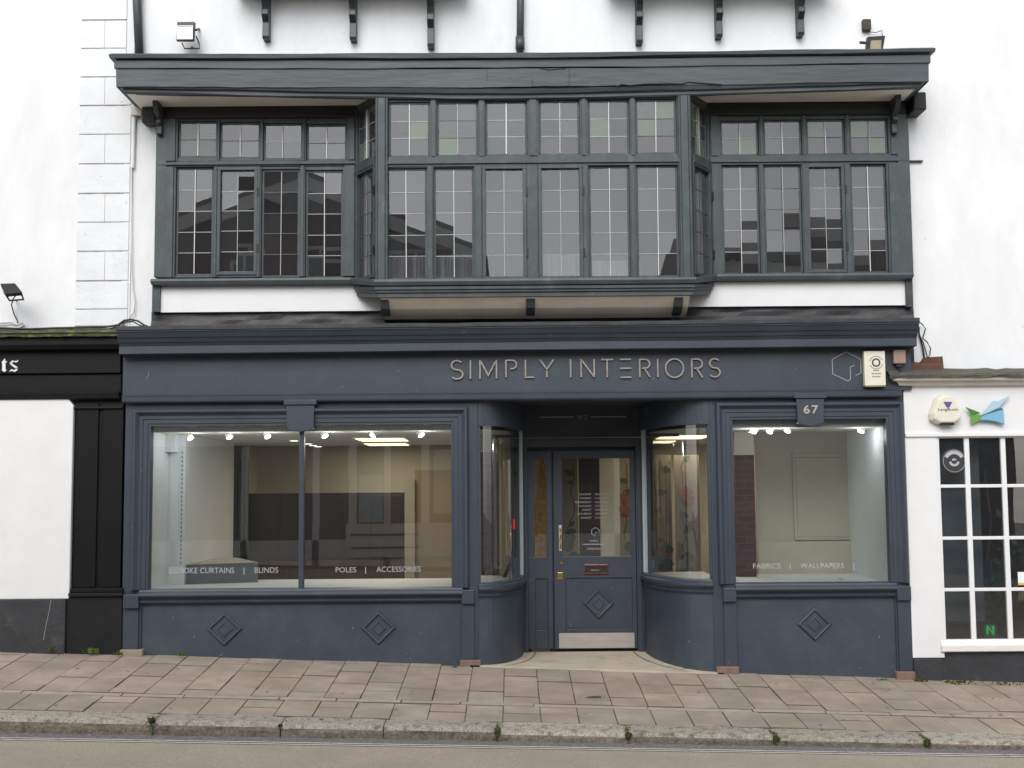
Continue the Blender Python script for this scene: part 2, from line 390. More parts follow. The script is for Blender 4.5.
# road: sheet at the near side of the kerb, sloping with the street
def rz(x, y): return _ln(_C0, _C1, x) + .012 * (y - 9.74)
mb = MB()
def strip(mb, ya, yb, m, dz=0, x0=-30, x1=30, n=60):
    for i in range(n):
        xa = x0 + (x1 - x0) * i / n; xb = x0 + (x1 - x0) * (i + 1) / n
        mb.poly([(xa, ya, rz(xa, ya) + dz), (xb, ya, rz(xb, ya) + dz), (xb, yb, rz(xb, yb) + dz), (xa, yb, rz(xa, yb) + dz)], m)
strip(mb, .6, 9.9, 'road'); tag(mb.build('road'), kind='structure')
mb = MB(); strip(mb, 9.585, 9.9, 'gutter', .004); tag(mb.build('gutter'), kind='structure')
mb = MB(); strip(mb, 9.56, 9.585, 'road_paint', .005); strip(mb, 9.50, 9.522, 'road_paint', .005); tag(mb.build('road_marking'), kind='structure')
mb = MB(); mb.hexa([(-30, -1.5, -.6), (30, -1.5, -.6), (30, .6, -.6), (-30, .6, -.6), (-30, -1.5, .98), (30, -1.5, -.76 + .0), (30, .6, -.76), (-30, .6, .98)], 'slab')
tag(mb.build('far_pavement'), kind='structure')

# pavement slabs
mb = MB()
for i in range(60):
    xa = -15 + .5 * i; xb = xa + .5; ye = YS - .05 if -1.0 < xa < 2.2 else 12.3
    mb.poly([(xa, 9.985, gz(xa, 9.985) - .012), (xb, 9.985, gz(xb, 9.985) - .012), (xb, ye, gz(xb, ye) - .008), (xa, ye, gz(xa, ye) - .008)], 'joint')
tag(mb.build('pavement_bed'), kind='structure')
mb = MB(); rnd = random.Random(3)
def slab(xa, xb, ya, yb, m, dx=0.0):
    g = rnd.uniform(.0022, .005); h = rnd.uniform(-.004, .004); k = rnd.uniform(.90, 1.07); w = rnd.uniform(-.012, .018)
    t = (k * (1 + w), k, k * (1 - w)); e = .0035; h1 = rnd.uniform(-.002, .002)
    xa += g; xb -= g; ya += g * .9; yb -= g * .9
    def P(x, y, d): return (x, y, gz(x, y) + d)
    b = [P(xa, ya, -.03), P(xb, ya, -.03), P(xb, yb, -.03), P(xa, yb, -.03)]
    c = [P(xa, ya, h - e), P(xb, ya, h - e), P(xb, yb, h - e), P(xa, yb, h - e)]
    d = [P(xa + e, ya + e, h), P(xb - e, ya + e, h + h1), P(xb - e, yb - e, h + h1), P(xa + e, yb - e, h)]
    i0 = len(mb.v); mb.v += b + c + d
    for k0 in (0, 4):
        for q in range(4):
            r_ = (q + 1) % 4; mb.face((i0 + k0 + q, i0 + k0 + r_, i0 + k0 + 4 + r_, i0 + k0 + 4 + q), 'joint' if k0 == 0 or q in (0, 2) else m, t)
    mb.face((i0 + 8, i0 + 9, i0 + 10, i0 + 11), m, t)
W0 = .298; x = -12.0; ci = 0
while x < 12:
    w = W0 + rnd.uniform(-.006, .006)
    # threshold recess is excluded
    y = 10.60 + rnd.choice((.0, .0)); first = True
    ym = 12.10 if (x + W0 < -.42 or x > 1.98) else YS - .056
    L0 = rnd.uniform(.12, .5)
    while y < ym - .01:
        L = L0 if first else rnd.uniform(.28, .60); first = False
        y2 = min(ym, y + L)
        if ym - y2 < .14: y2 = ym
        slab(x, x + w, y, y2, 'slab'); y = y2
    y = 10.00; L = rnd.choice((.50, .26, .3, .50))
    slab(x, x + w, y, min(10.50, y + L), 'slab')
    if L < .45: slab(x, x + w, y + L, 10.50, 'slab')
    x += w; ci += 1
x = -12
while x < 12:
    w = rnd.uniform(.45, .95); slab(x, x + w, 10.50, 10.60, 'slab_pale'); x += w
tag(mb.build('pavement'), kind='structure')
# kerb stones (one strip of rough granite blocks)
mb = MB(); rnd = random.Random(5)
kj = [-12, -10.6, -9.3, -8.0, -6.7, -5.5, -4.25]
kj += [UX(p, 735, 9.75) for p in (152, 280, 383, 497, 628, 775, 927)] + [4.5, 5.8, 7.1, 8.5, 10, 12]
for a, b in zip(kj, kj[1:]):
    k = rnd.uniform(.88, 1.10); t = (k, k * rnd.uniform(.97, 1.0), k * rnd.uniform(.93, 1.0)); n = max(4, int((b - a) / .09)); rings = []
    off = rnd.uniform(-.008, .008)
    for i in range(n + 1):
        x = a + .004 + (b - a - .008) * i / n
        e = .007 if i in (0, n) else 0
        def nz(q, s=.012): return noise.noise(Vector((x * 3.3, q * 2.1, a))) * s
        zt = gz(x, 9.78) + off - e + .004; zb = rz(x, 9.75) - .05
        yf = 9.755 + e
        prof = [(yf + nz(1), zb), (yf + nz(2, .016), (zb + zt) / 2 + .02), (yf + .006 + nz(3), zt - .035), (yf + .022 + nz(4), zt - .010), (yf + .055, zt + nz(5, .006)), (9.90, gz(x, 9.9) + off * .5 - e + nz(6, .006)), (9.995, gz(x, 9.995) - e), (9.995, zb)]
        rings.append(len(mb.v)); mb.v += [(x, y, z) for y, z in prof]
    for r0, r1 in zip(rings, rings[1:]):
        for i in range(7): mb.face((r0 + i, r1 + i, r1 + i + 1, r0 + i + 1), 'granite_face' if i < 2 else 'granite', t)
    mb.face([rings[0] + i for i in range(8)], 'granite', t); mb.face([rings[-1] + i for i in reversed(range(8))], 'granite', t)
tag(mb.build('kerb'), kind='structure')

# ================================================================== MAIN BUILDING
BLD = empty('timber_framed_shop', (0.2, 12.3, 0), 'white rendered building with dark timber bay windows above the slate blue shopfront in the middle', 'building')
XL = UX(134, 100, YW); XR = UX(908, 200, YW)
zsoff = UZ(512, 96, 11.55)              # soffit level
zTop = UZ(512, 53, YC)
mb = MB()
mb.box(XL, XR, YW, YW + .3, UZ(512, 122, YW), 8.2, 'white_render')
mb.box(XL, UX(160, 200, YW), YW, YW + .3, 3.2, UZ(512, 122, YW), 'white_render')
mb.box(UX(905, 200, YW), XR, YW, YW + .3, 3.2, UZ(512, 122, YW), 'white_render')
mb.build('wall', BLD)
mb = MB(); mb.prism_x([(11.8, 8.15), (11.8, 8.2), (15.5, 10.6), (19.2, 8.2), (19.2, 8.15)], XL, XR, 'slate'); mb.build('roof', BLD)
mb = MB(); mb.box(XL, XR, 18.6, 18.9, -1, 8.15, 'opp_brick'); mb.box(XL, XL + .12, YW + .3, 18.6, -1, 8.15, 'opp_brick'); mb.box(XR - .12, XR, YW + .3, 18.6, -1, 8.15, 'opp_brick'); mb.build('outer_wall', BLD)

# --- top cornice (wavy old timber)
cl, cr_ = UX(124.5, 92, YC + .06), UX(920.5, 88, YC + .06)
zb_hi = UZ(512, 105.5, YFL)
z = [UZ(512, p, YC) for p in (96, 92, 86, 67, 58.5, 53)]
prof = [(0, z[0]), (.012, z[0] + .01), (.012, z[1]), (.04, z[1] + .008), (.055, z[2] - .006), (.030, z[2] - .004), (.030, z[2] + .006), (.060, z[2] + .006), (.064, z[3] - .005), (.04, z[3] - .003), (.04, z[3] + .007), (.078, z[3] + .007), (.078, z[4] - .004), (.06, z[4] - .002), (.06, z[4] + .006), (.112, z[4] + .012), (.118, z[5] - .004), (.10, z[5]), (-.2, z[5] + .03), (-.2, z[5] - .02), (-.035, z[5] - .02), (-.035, z[0])]
front = [(cl + (cr_ - cl) * i / 70, YC + .06) for i in range(71)]
path = [(cl, YW), (cl, YW - .2)] + front + [(cr_, YW - .2), (cr_, YW)]
def wob(x, q):
    u = (x - cl) / (cr_ - cl); s = -.018 * math.sin(math.pi * u) + .006 * (1 - u)
    if q <= 6 or q == 21: s += .068 * abs(2 * u - 1) ** 1.3
    elif q <= 10: s += .010 * abs(2 * u - 1)
    return s + noise.noise(Vector((x * 1.1, q * .9, 3))) * .012 + (noise.noise(Vector((x * 4.5, q * 1.7, 1))) * (.006 if q in (4, 5, 6, 7, 8) else .002))
mb = MB(); mb.sweep(path, prof, 'timber_board', wob=wob); mb.build('cornice', BLD)
def crack(pts, w=.006):
    mb = MB()
    for (xa, ya), (xb, yb) in zip(pts, pts[1:]):
        p = U(xa, ya, YC - .016); q = U(xb, yb, YC - .016)
        mb.hexa([(p.x, YC - .0125, p.z - w / 2), (q.x, YC - .0125, q.z - w / 2), (q.x, YC + .01, q.z - w / 2), (p.x, YC + .01, p.z - w / 2), (p.x, YC - .0125, p.z + w / 2), (q.x, YC - .0125, q.z + w / 2), (q.x, YC + .01, q.z + w / 2), (p.x, YC + .01, p.z + w / 2)], 'timber_dark')
    mb.build('crack', BLD)
crack([(616, 86), (622, 84), (630, 85), (646, 83.5), (668, 83), (682, 83.5), (688, 81.5), (700, 82.5), (722, 84)], .006)
crack([(569, 67), (569.3, 76), (569, 86)], .003); crack([(540, 68), (548, 69.5), (566, 68)], .004)
crack([(487, 68), (487, 80)], .003); crack([(532, 78), (533, 85)], .003)
mb = MB(); mb.box(cl + .02, cr_ - .02, YC + .075, YW, zb_hi, zb_hi + .025, 'soffit'); mb.build('soffit', BLD)
# flat top of the cornice
mb = MB(); mb.box(cl + .05, cr_ - .05, YC + .12, YW, z[5] - .03, z[5] + .012, 'lead'); mb.build('cornice_top', BLD)
# header beam under the soffit over the flanks
mb = MB(); mb.box(UX(158, 112, YFL), UX(366, 112, YFL), YFL - .045, YW + .05, UZ(260, 119, YFL), zb_hi + .01, 'timber_dark'); mb.build('header_beam', BLD, bev=.012)
mb = MB(); mb.box(UX(698, 112, YFL), UX(905, 106, YFL), YFL - .045, YW + .05, UZ(800, 116, YFL), zb_hi + .01, 'timber_dark'); mb.build('header_beam', BLD, bev=.012)
mb = MB(); mb.box(UX(908, 106, YFL), UX(921, 106, YFL), YFL - .10, YW - .01, UZ(912, 114, YFL), UZ(912, 97, YFL), 'timber_dark'); mb.build('beam_end', BLD, bev=.02)
mb = MB(); mb.box(UX(143, 115, YFL), UX(157, 115, YFL), YFL - .05, YW - .01, UZ(150, 124, YFL), UZ(150, 107, YFL), 'timber_dark'); mb.build('beam_end', BLD, bev=.015)
mb = MB(); mb.box(UX(912, 96, 11.9), UX(925, 96, 11.9), 11.86, YW - .01, UZ(918, 111, 11.9), UZ(918, 93, 11.9), 'timber_dark'); mb.build('beam_end', BLD, bev=.015)

def scroll_bracket(pxc, pytop, pybot, wpx, Yf, Yb, m, par, name='bracket'):
    xm = UX(pxc, pybot, Yf + .6 * (Yb - Yf)); w = wpx / 105.0 / 2; zt = UZ(pxc, pytop, Yf); zb = UZ(pxc, pybot, Yb - .06); h = zt - zb; D = Yb - Yf
    pr = [(Yf, zt), (Yf, zt - .10 * h), (Yf + .04 * D, zt - .22 * h), (Yf + .25 * D, zt - .36 * h), (Yf + .50 * D, zt - .45 * h), (Yf + .60 * D, zt - .52 * h), (Yf + .50 * D, zt - .56 * h), (Yf + .48 * D, zt - .64 * h), (Yf + .62 * D, zt - .69 * h), (Yf + .70 * D, zt - .73 * h), (Yf + .66 * D, zb + .04 * h), (Yf + .70 * D, zb), (Yb, zb), (Yb, zt)]
    mb = MB(); mb.prism_x(pr, xm - w, xm + w, m); mb.build(name, par, bev=.004)
scroll_bracket(158.5, 99, 135, 5, 11.78, 12.02, 'bracket_paint', BLD)
scroll_bracket(895.5, 93, 134, 5, 11.78, 12.02, 'bracket_paint', BLD)
for px, b in ((265, 40), (352.5, 41), (430.5, 48), (640, 44), (720, 38), (802, 36)):
    scroll_bracket(px, -32, b, 6.8, 11.82, YW, 'bracket_paint', BLD)
# jettied windows above, mostly outside the frame
for k, (a, b) in enumerate(((232, 464), (612, 834))):
    xa, xb = UX(a, -10, 11.75), UX(b, -10, 11.75); zs = UZ(512, -19, 11.8)
    mb = MB(); mb.sweep([(xa, YW), (xa, 11.8), (xb, 11.8), (xb, YW)], [(0, zs), (.03, zs + .02), (.03, zs + .10), (-.03, zs + .12), (-.03, zs)], 'timber')
    mb.box(xa + .03, xb - .03, 11.83, YW, zs + .02, zs + .05, 'timber_dark')
    mb.box(xa + .05, xb - .05, 11.88, 11.94, zs + .12, zs + .18, 'timber')
    n = 5
    for i in range(n + 1):
        xx = xa + .05 + (xb - xa - .16) * i / n; mb.box(xx, xx + .06, 11.88, 11.94, zs + .18, zs + 1.3, 'timber')
    mb.box(xa + .05, xb - .05, 11.88, 11.94, zs + 1.3, zs + 1.4, 'timber'); mb.box(xa, xb, 11.8, YW, zs + 1.4, zs + 1.45, 'timber')
    w = mb.build('upper_window', BLD, bev=.003)
    mb = MB(); mb.poly([(xa + .05, 11.91, zs + .15), (xb - .05, 11.91, zs + .15), (xb - .05, 11.91, zs + 1.35), (xa + .05, 11.91, zs + 1.35)], 'leaded_glass'); mb.build('pane', w)
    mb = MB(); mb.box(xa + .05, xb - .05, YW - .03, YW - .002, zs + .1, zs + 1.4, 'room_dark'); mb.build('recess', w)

# --- the three faces of leaded windows
GL = random.Random(11)
def casement(p0, p1, u0, u1, z0, z1, cols, rows, style=0, barw=1, colours=None, tilt=1.0, name='casement'):
    """frame with leaded quarries; plane through p0-p1; returns frame"""
    d = (Vector(p1) - Vector(p0)); d = Vector((d.x, d.y)).normalized(); nr = Vector((d.y, -d.x)); P = Vector((p0[0], p0[1]))
    fw = .022 if style == 0 else .034
    tf = .0 if style == 0 else .035
    mb = MB()
    mb.obox(p0, p1, u0 - fw, u1 + fw, z0 - fw, z0, -.03, tf - .012, 'timber'); mb.obox(p0, p1, u0 - fw, u1 + fw, z1, z1 + fw, -.03, tf - .012, 'timber')
    mb.obox(p0, p1, u0 - fw, u0, z0, z1, -.03, tf - .012, 'timber'); mb.obox(p0, p1, u1, u1 + fw, z0, z1, -.03, tf - .012, 'timber')
    fr = mb.build(name, BLD, bev=.004)
    if style == 1:
        mb = MB()
        mb.obox(p0, p1, u1 + fw - .004, u1 + fw + .014, z0 + .18, z0 + .26, tf - .02, tf + .004, 'timber_dark'); mb.build('hinge', fr); mb = MB(); mb.obox(p0, p1, u1 + fw - .004, u1 + fw + .014, z1 - .26, z1 - .18, tf - .02, tf + .004, 'timber_dark')
        mb.build('hinge', fr)
    # glass
    mb = MB(); ax = GL.gauss(0, .004) * tilt; az = GL.gauss(0, .006) * tilt
    for i in range(cols):
        for j in range(rows):
            a = u0 + (u1 - u0) * i / cols; b = u0 + (u1 - u0) * (i + 1) / cols; c = z0 + (z1 - z0) * j / rows; e = z0 + (z1 - z0) * (j + 1) / rows
            tx = ax + GL.gauss(0, .008) * tilt; tz = az + GL.gauss(0, .007) * tilt
            q = []
            for u, zz in ((a, c), (b, c), (b, e), (a, e)):
                t = -.015 + (u - (a + b) / 2) * tx + (zz - (c + e) / 2) * tz; v = P + d * u + nr * t; q.append((v.x, v.y, zz))
            mn = GL.choice(('leaded_glass', 'leaded_glass', 'leaded_glass', 'leaded_glass_bright', 'leaded_glass_dull', 'leaded_glass_cool'))
            if colours and (i, rows - 1 - j) in colours: mn = colours[(i, rows - 1 - j)]
            mb.poly(q, mn)
    mb.build('leaded_glass', fr)
    # cames
    mb = MB(); m1 = GL.choice(('came', 'came', 'came_dark')) if barw != 2 else 'came_dark'; msb = GL.choice(('saddle_bar', 'came', 'saddle_bar', 'came'))
    for j in range(1, rows):
        zz = z0 + (z1 - z0) * j / rows + GL.uniform(-.004, .004); mb.obox(p0, p1, u0, u1, zz - .003, zz + .003, -.018, -.010, m1)
    for i in range(1, cols):
        uu = u0 + (u1 - u0) * i / cols + GL.uniform(-.004, .004)
        if barw == 1:
            sk = GL.uniform(-.006, .006); bw = GL.choice((.0028, .0035, .005)); q = [P + d * (uu + s) + nr * t for s, t in ((-bw, .0), (bw, .0), (bw, -.011), (-bw, -.011))]; kk = d * sk
            mb.hexa([(a.x, a.y, z0) for a in q] + [((a + kk).x, (a + kk).y, z1) for a in q], msb)
        else: mb.obox(p0, p1, uu - .003, uu + .003, z0, z1, -.018, -.010, m1)
    mb.build('glazing_bar', fr)
    return fr
GG, SG = 'green_glass', 'seedy_glass'
# flanks
def flank(side, up, lo, yu, yl, pb, sty):
    Yp = YFL; p0 = (0, Yp); p1 = (1, Yp)
    for k, (a, b) in enumerate(up):
        r = rect(a, yu[k][0], b, yu[k][1], Yp + .015); casement(p0, p1, r[0], r[1], r[2], r[3], 2, 2, 0, 1 if k % 2 == 0 or side else 1, pb.get(k))
    for k, (a, b) in enumerate(lo):
        r = rect(a, yl[k][0], b, yl[k][1], Yp + .015); casement(p0, p1, r[0], r[1], r[2], r[3], 2, 5, 1 if k in sty else 0, 1 if k not in sty else 0)
flank(0, [(181, 216), (222.5, 258.5), (266, 301), (309, 345)], [(178.5, 211.5), (221, 254.5), (264, 297.5), (308, 341)],
      [(124, 156), (125, 157), (126, 158), (127, 159)], [(170, 274), (171, 272), (172, 275.5), (173, 276.5)], {0: {(0, 0): SG, (1, 1): SG}}, (1,))
flank(1, [(722, 756), (765, 799), (808, 842), (851, 885)], [(724, 757), (766, 799.5), (809.5, 841.5), (853, 884.5)],
      [(123.5, 154.5), (122.5, 154), (122, 153.5), (121.5, 153)], [(168, 273), (167.5, 272.5), (168, 270), (167, 271.5)], {0: {(1, 1): GG}, 2: {(0, 0): GG}, 3: {(0, 0): GG, (1, 1): GG}}, (2,))
# bay front
p0, p1 = (0, YB), (1, YB)
bu = [(391, 428), (439, 476), (487.5, 525), (541, 577.5), (590, 627), (637.5, 674)]
bl = [(388.5, 425), (436, 472), (486, 523), (542, 579.5), (591, 627.5), (638.5, 676)]
cu_ = {0: {(1, 1): GG}, 1: {(0, 2): GG}, 2: {(0, 2): SG}, 4: {(0, 1): GG}, 5: {(1, 0): GG, (0, 1): GG}}
for k, (a, b) in enumerate(bu):
    r = rect(a, 105 - .6 * k, b, 155.5 - .6 * k, YB + .015); casement(p0, p1, r[0], r[1], r[2], r[3], 2, 3, 0, 1, cu_.get(k), .6)
for k, (a, b) in enumerate(bl):
    r = rect(a, 171 - .6 * k, b, 278 - .5 * k, YB + .015)
    if k in (2, 3): r = (r[0], r[1], r[2] - .0, r[3])
    casement(p0, p1, r[0], r[1], r[2], r[3], 2, 5, 1 if k in (2, 3) else 0, 0 if k in (2, 3) else 1, None, .6)
# canted returns
cLa = (UX(355, 200, YFL), YFL); cLb = (UX(378, 200, YB), YB); cRa = (UX(690.5, 200, YB), YB); cRb = (UX(711, 200, YFL), YFL)
def clen(a, b): return math.hypot(b[0] - a[0], b[1] - a[1])
zu = rect(400, 108, 420, 157, 11.8); zl = rect(400, 171, 420, 276, 11.8)
for (a, b, k) in ((cLa, cLb, 0), (cRa, cRb, 1)):
    L = clen(a, b)
    casement(a, b, .07, L - .07, zu[2], zu[3], 2, 3, 0, 1, {(0, 2): GG} if k == 0 else {(0, 1): GG, (1, 2): GG, (0, 0): GG}, 1)
    casement(a, b, .07, L - .07, zl[2], zl[3], 2, 5, 1, 0, None, 1)

# framing: posts, mullions, transoms, heads
def framing(name, p0, p1, posts, rails):
    mb = MB()
    for (u0, u1, z0, z1, t0, t1) in posts: mb.obox(p0, p1, u0, u1, z0, z1, t0, t1, 'timber')
    for (u0, u1, z0, z1, t0, t1) in rails: mb.obox(p0, p1, u0, u1, z0, z1, t0, t1, 'timber')
    return mb.build(name, BLD, bev=.006)
FB = .022
def face_frame(name, Y, xa, xb, cols_u, cols_l, zs_u, zs_l, zhead, zsill, wide=None):
    """cols: list of (X0,X1) openings; builds solid timber round them"""
    p0, p1 = (0, Y), (1, Y)
    posts = []; rails = []
    ztr0 = max(z[1] for z in zs_l) + FB; ztr1 = min(z[0] for z in zs_u) - FB
    for cols, zb, zt in ((cols_u, ztr1, zhead), (cols_l, zsill, ztr0)):
        e = [xa] + [c for ab in cols for c in ab] + [xb]
        for i in range(0, len(e), 2):
            u0 = e[i] + (FB if i > 0 else 0); u1 = e[i + 1] - (FB if i < len(e) - 2 else 0)
            if u1 - u0 < .01: continue
            posts.append((u0, u1, zb, zt, -.06, .018))
            if u1 - u0 > .07: posts.append((u0 + .02, u1 - .02, zb, zt, -.03, .034))
            elif u1 - u0 > .03: posts.append((u0 + .012, u1 - .012, zb, zt, -.03, .030))
    rails.append((xa, xb, ztr0, ztr1, -.062, .022)); rails.append((xa + .01, xb - .01, ztr0 + (ztr1 - ztr0) * .25, ztr0 + (ztr1 - ztr0) * .62, -.03, .04))
    # rails above each upper light and beneath each lower light
    for c, zz in zip(cols_u, zs_u): rails.append((c[0] - FB, c[1] + FB, zz[1] + FB, zhead, -.05, .010))
    for c, zz in zip(cols_u, zs_u):
        if zz[0] - FB - ztr1 > .001: rails.append((c[0] - FB, c[1] + FB, ztr1, zz[0] - FB, -.05, .010))
    for c, zz in zip(cols_l, zs_l):
        if zz[0] - FB > zsill + .002: rails.append((c[0] - FB, c[1] + FB, zsill, zz[0] - FB, -.05, .010))
    for c, zz in zip(cols_l, zs_l):
        if ztr0 - (zz[1] + FB) > .002: rails.append((c[0] - FB, c[1] + FB, zz[1] + FB, ztr0, -.05, .010))
    return framing(name, p0, p1, posts, rails)
def rr(a, y0, b, y1, Y): return rect(a, y0, b, y1, Y + .015)
def split(L, ys, Y):
    c, z_ = [], []
    for (a, b), (y0, y1) in zip(L, ys): r = rr(a, y0, b, y1, Y); c.append((r[0], r[1])); z_.append((r[2], r[3]))
    return c, z_
zsillL = UZ(260, 277.5, YFL); zsillR = UZ(800, 274.5, YFL)
c1, z1_ = split([(181, 216), (222.5, 258.5), (266, 301), (309, 345)], [(124, 156), (125, 157), (126, 158), (127, 159)], YFL)
c2, z2_ = split([(178.5, 211.5), (221, 254.5), (264, 297.5), (308, 341)], [(170, 274), (171, 272), (172, 275.5), (173, 276.5)], YFL)
face_frame('window_framing', YFL, UX(157, 200, YFL), UX(357, 200, YFL), c1, c2, z1_, z2_, UZ(260, 118, YFL), zsillL)
c1, z1_ = split([(722, 756), (765, 799), (808, 842), (851, 885)], [(123.5, 154.5), (122.5, 154), (122, 153.5), (121.5, 153)], YFL)
c2, z2_ = split([(724, 757), (766, 799.5), (809.5, 841.5), (853, 884.5)], [(168, 273), (167.5, 272.5), (168, 270), (167, 271.5)], YFL)
face_frame('window_framing', YFL, UX(710, 200, YFL), UX(909, 200, YFL), c1, c2, z1_, z2_, UZ(800, 115, YFL), zsillR)
c1, z1_ = split(bu, [(105 - .6 * k, 155.5 - .6 * k) for k in range(6)], YB)
c2, z2_ = split(bl, [(171 - .6 * k, 278 - .5 * k) for k in range(6)], YB)
zbs = UZ(530, 279.5, YB); zbh = zb_hi + .012
face_frame('window_framing', YB, UX(377, 200, YB), UX(691, 200, YB), c1, c2, z1_, z2_, zbh, zbs)
for a, b in ((cLa, cLb), (cRa, cRb)):
    L = clen(a, b)
    framing('window_framing', a, b, [(-.0, .05, zbs, zbh, -.06, .012), (L - .05, L, zbs, zbh, -.06, .012)],
            [(.05, L - .05, zu[3] + FB, zbh, -.05, .0), (.04, L - .04, zl[3] + FB, zu[2] - FB, -.06, .03), (.05, L - .05, zbs, zl[2] - FB, -.05, .01)])
# corner posts of the bay with beading
for px in (381.5, 685.5):
    mb = MB(); x = UX(px, 190, YB - .03)
    mb.box(x - .035, x + .035, YB - .045, YB + .02, zbs, zbh, 'timber'); mb.tube([(x - .045, YB - .03, zbs), (x - .045, YB - .03, zbh)], .016, 'timber'); mb.tube([(x + .048, YB - .03, zbs), (x + .048, YB - .03, zbh)], .016, 'timber')
    mb.build('corner_post', BLD, bev=.008)
# outer posts of the flanks (wider board)
mb = MB()
mb.pbox(155, 124, 166, 277, YFL - .035, YW + .02, 'timber'); mb.build('outer_post', BLD, bev=.006); mb = MB(); mb.pbox(899, 118, 911, 274, YFL - .035, YW + .02, 'timber'); mb.build('outer_post', BLD, bev=.006)
# sills
zA = UZ(260, 283, YFL); xa = UX(152, 280, YFL) + .06; xb = UX(912, 276, YFL) - .06
mb = MB()
sillz = zbs
mb.sweep([(xa, YW), (xa, YFL), cLa, cLb, cRa, cRb, (xb, YFL), (xb, YW)],
         [(.0, sillz - .062), (.05, sillz - .055), (.062, sillz - .02), (.055, sillz + .004), (-.04, sillz + .012), (-.04, sillz - .062)], 'timber', wob=lambda x, q: .092 + (.004 if x > 0 else 0) if (x < cLa[0] + .02 or x > cRb[0] - .02) else 0)
mb.build('sill', BLD, bev=.003)
zb1 = UZ(530, 296.5, YB)
mb = MB()
cA2 = (cLa[0] + .02, YFL); cB2 = (cLb[0], YB); cC2 = (cRa[0], YB); cD2 = (cRb[0] - .02, YFL)
s1 = sillz - .062; h = s1 - zb1
mb.sweep([cA2, cB2, cC2, cD2], [(-.02, s1), (.035, s1), (.035, s1 - h * .3), (.018, s1 - h * .33), (.018, s1 - h * .55), (.0, s1 - h * .6), (.0, zb1), (-.05, zb1)], 'timber', wob=lambda x, q: .075 if (x < cA2[0] + .01 or x > cD2[0] - .01) else 0)
mb.build('sill_moulding', BLD, bev=.003)
# cove under the bay
zc0 = UZ(530, 317.5, YW - .02)
zc1 = UZ(530, 318.5, YB + .33)
mb = MB(); L = []
for (xL_, xR_, y, zz) in ((cB2[0] + .02, cC2[0] - .02, YB + .03, zb1 + .012), (cB2[0] + .02, cC2[0] - .02, YB + .08, zb1 - .03), (cB2[0] + .02, cC2[0] - .02, YB + .16, zb1 - .085), (cB2[0] + .02, cC2[0] - .02, YB + .26, zc1 + .03), (cB2[0] + .02, cC2[0] - .02, YB + .33, zc1)):
    L.append(len(mb.v)); mb.v += [(xL_, y, zz), (xR_, y, zz), (xR_, y, zs_c := zb1 + .02), (xL_, y, zs_c)]
for a, b in zip(L, L[1:]):
    mb.face((a, a + 1, b + 1, b), 'cove')
    mb.face((a, b, b + 3, a + 3), 'white_paint'); mb.face((a + 1, a + 2, b + 2, b + 1), 'white_paint')
mb.build('bay_soffit', BLD, smooth=False)
for px in (385, 530.5, 678):
    xm = UX(px, 310, 11.75); w = .042
    z_t = zb1 + .01; z_b = UZ(px, 321, YW - .1)
    mb = MB(); mb.prism_x([(YB + .06, z_t), (YB + .055, z_t - .03), (YB + .10, z_t - .10), (YB + .20, z_t - .15), (YB + .34, z_b + .03), (YB + .36, z_b), (YW, z_b), (YW, z_t)], xm - w, xm + w, 'timber'); mb.build('bay_bracket', BLD, bev=.006)
# white panels under the flank sills, framed
Yp = YFL + .03
mb = MB(); mb.pbox(160, 283, 386, 311.5, Yp, YW + .2, 'white_paint'); mb.build('render_panel', BLD)
mb = MB(); mb.pbox(678, 279, 905.5, 306, Yp, YW + .2, 'white_paint'); mb.build('render_panel', BLD)
mb = MB(); mb.pbox(152, 282, 160, 312, YFL, YW + .2, 'timber'); mb.build('panel_post', BLD, bev=.003); mb = MB(); mb.pbox(906, 277, 913, 307, YFL, YW + .2, 'lead'); mb.build('panel_post', BLD, bev=.003)
# lead apron band above the shop cornice (slightly sagging, wrinkled)
mb = MB(); N = 90; xa = UX(151, 318, YW - .06); xb = UX(914, 312, YW - .06); zt = UZ(512, 309, YW - .06); zbm = UZ(512, 330, YW - .12); g = []
for i in range(N + 1):
    x = xa + (xb - xa) * i / N; row = []
    for j in range(6):
        v = j / 5; row.append((x, YW - .045 - .05 * v ** 2 + noise.noise(Vector((x * 3, v * 4, 2))) * .022, zt + (zbm - zt) * v + (noise.noise(Vector((x * 2.2, 7, 0))) * .008 if j == 0 else 0)))
    g.append(row)
for i in range(N):
    for j in range(5):
        mb.poly([g[i][j + 1], g[i + 1][j + 1], g[i + 1][j], g[i][j]], 'lead')
mb.build('lead_apron', BLD)
mb = MB(); mb.box(xa, xb, YW - .02, YW + .2, 2.9, UZ(512, 309, YW), 'timber_dark'); mb.build('band_backing', BLD)
# room behind the bay
mb = MB()
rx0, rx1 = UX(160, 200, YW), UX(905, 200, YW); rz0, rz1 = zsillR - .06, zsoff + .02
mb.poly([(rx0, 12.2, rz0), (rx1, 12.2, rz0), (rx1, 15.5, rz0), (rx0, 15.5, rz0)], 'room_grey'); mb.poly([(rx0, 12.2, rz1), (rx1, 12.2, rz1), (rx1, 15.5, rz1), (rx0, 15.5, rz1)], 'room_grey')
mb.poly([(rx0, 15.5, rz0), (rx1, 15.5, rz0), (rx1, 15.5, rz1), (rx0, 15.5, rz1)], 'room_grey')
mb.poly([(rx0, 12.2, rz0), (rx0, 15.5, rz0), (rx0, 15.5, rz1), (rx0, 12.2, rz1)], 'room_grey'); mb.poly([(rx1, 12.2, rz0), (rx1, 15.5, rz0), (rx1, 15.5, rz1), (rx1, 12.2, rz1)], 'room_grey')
mb.build('upper_room', BLD)
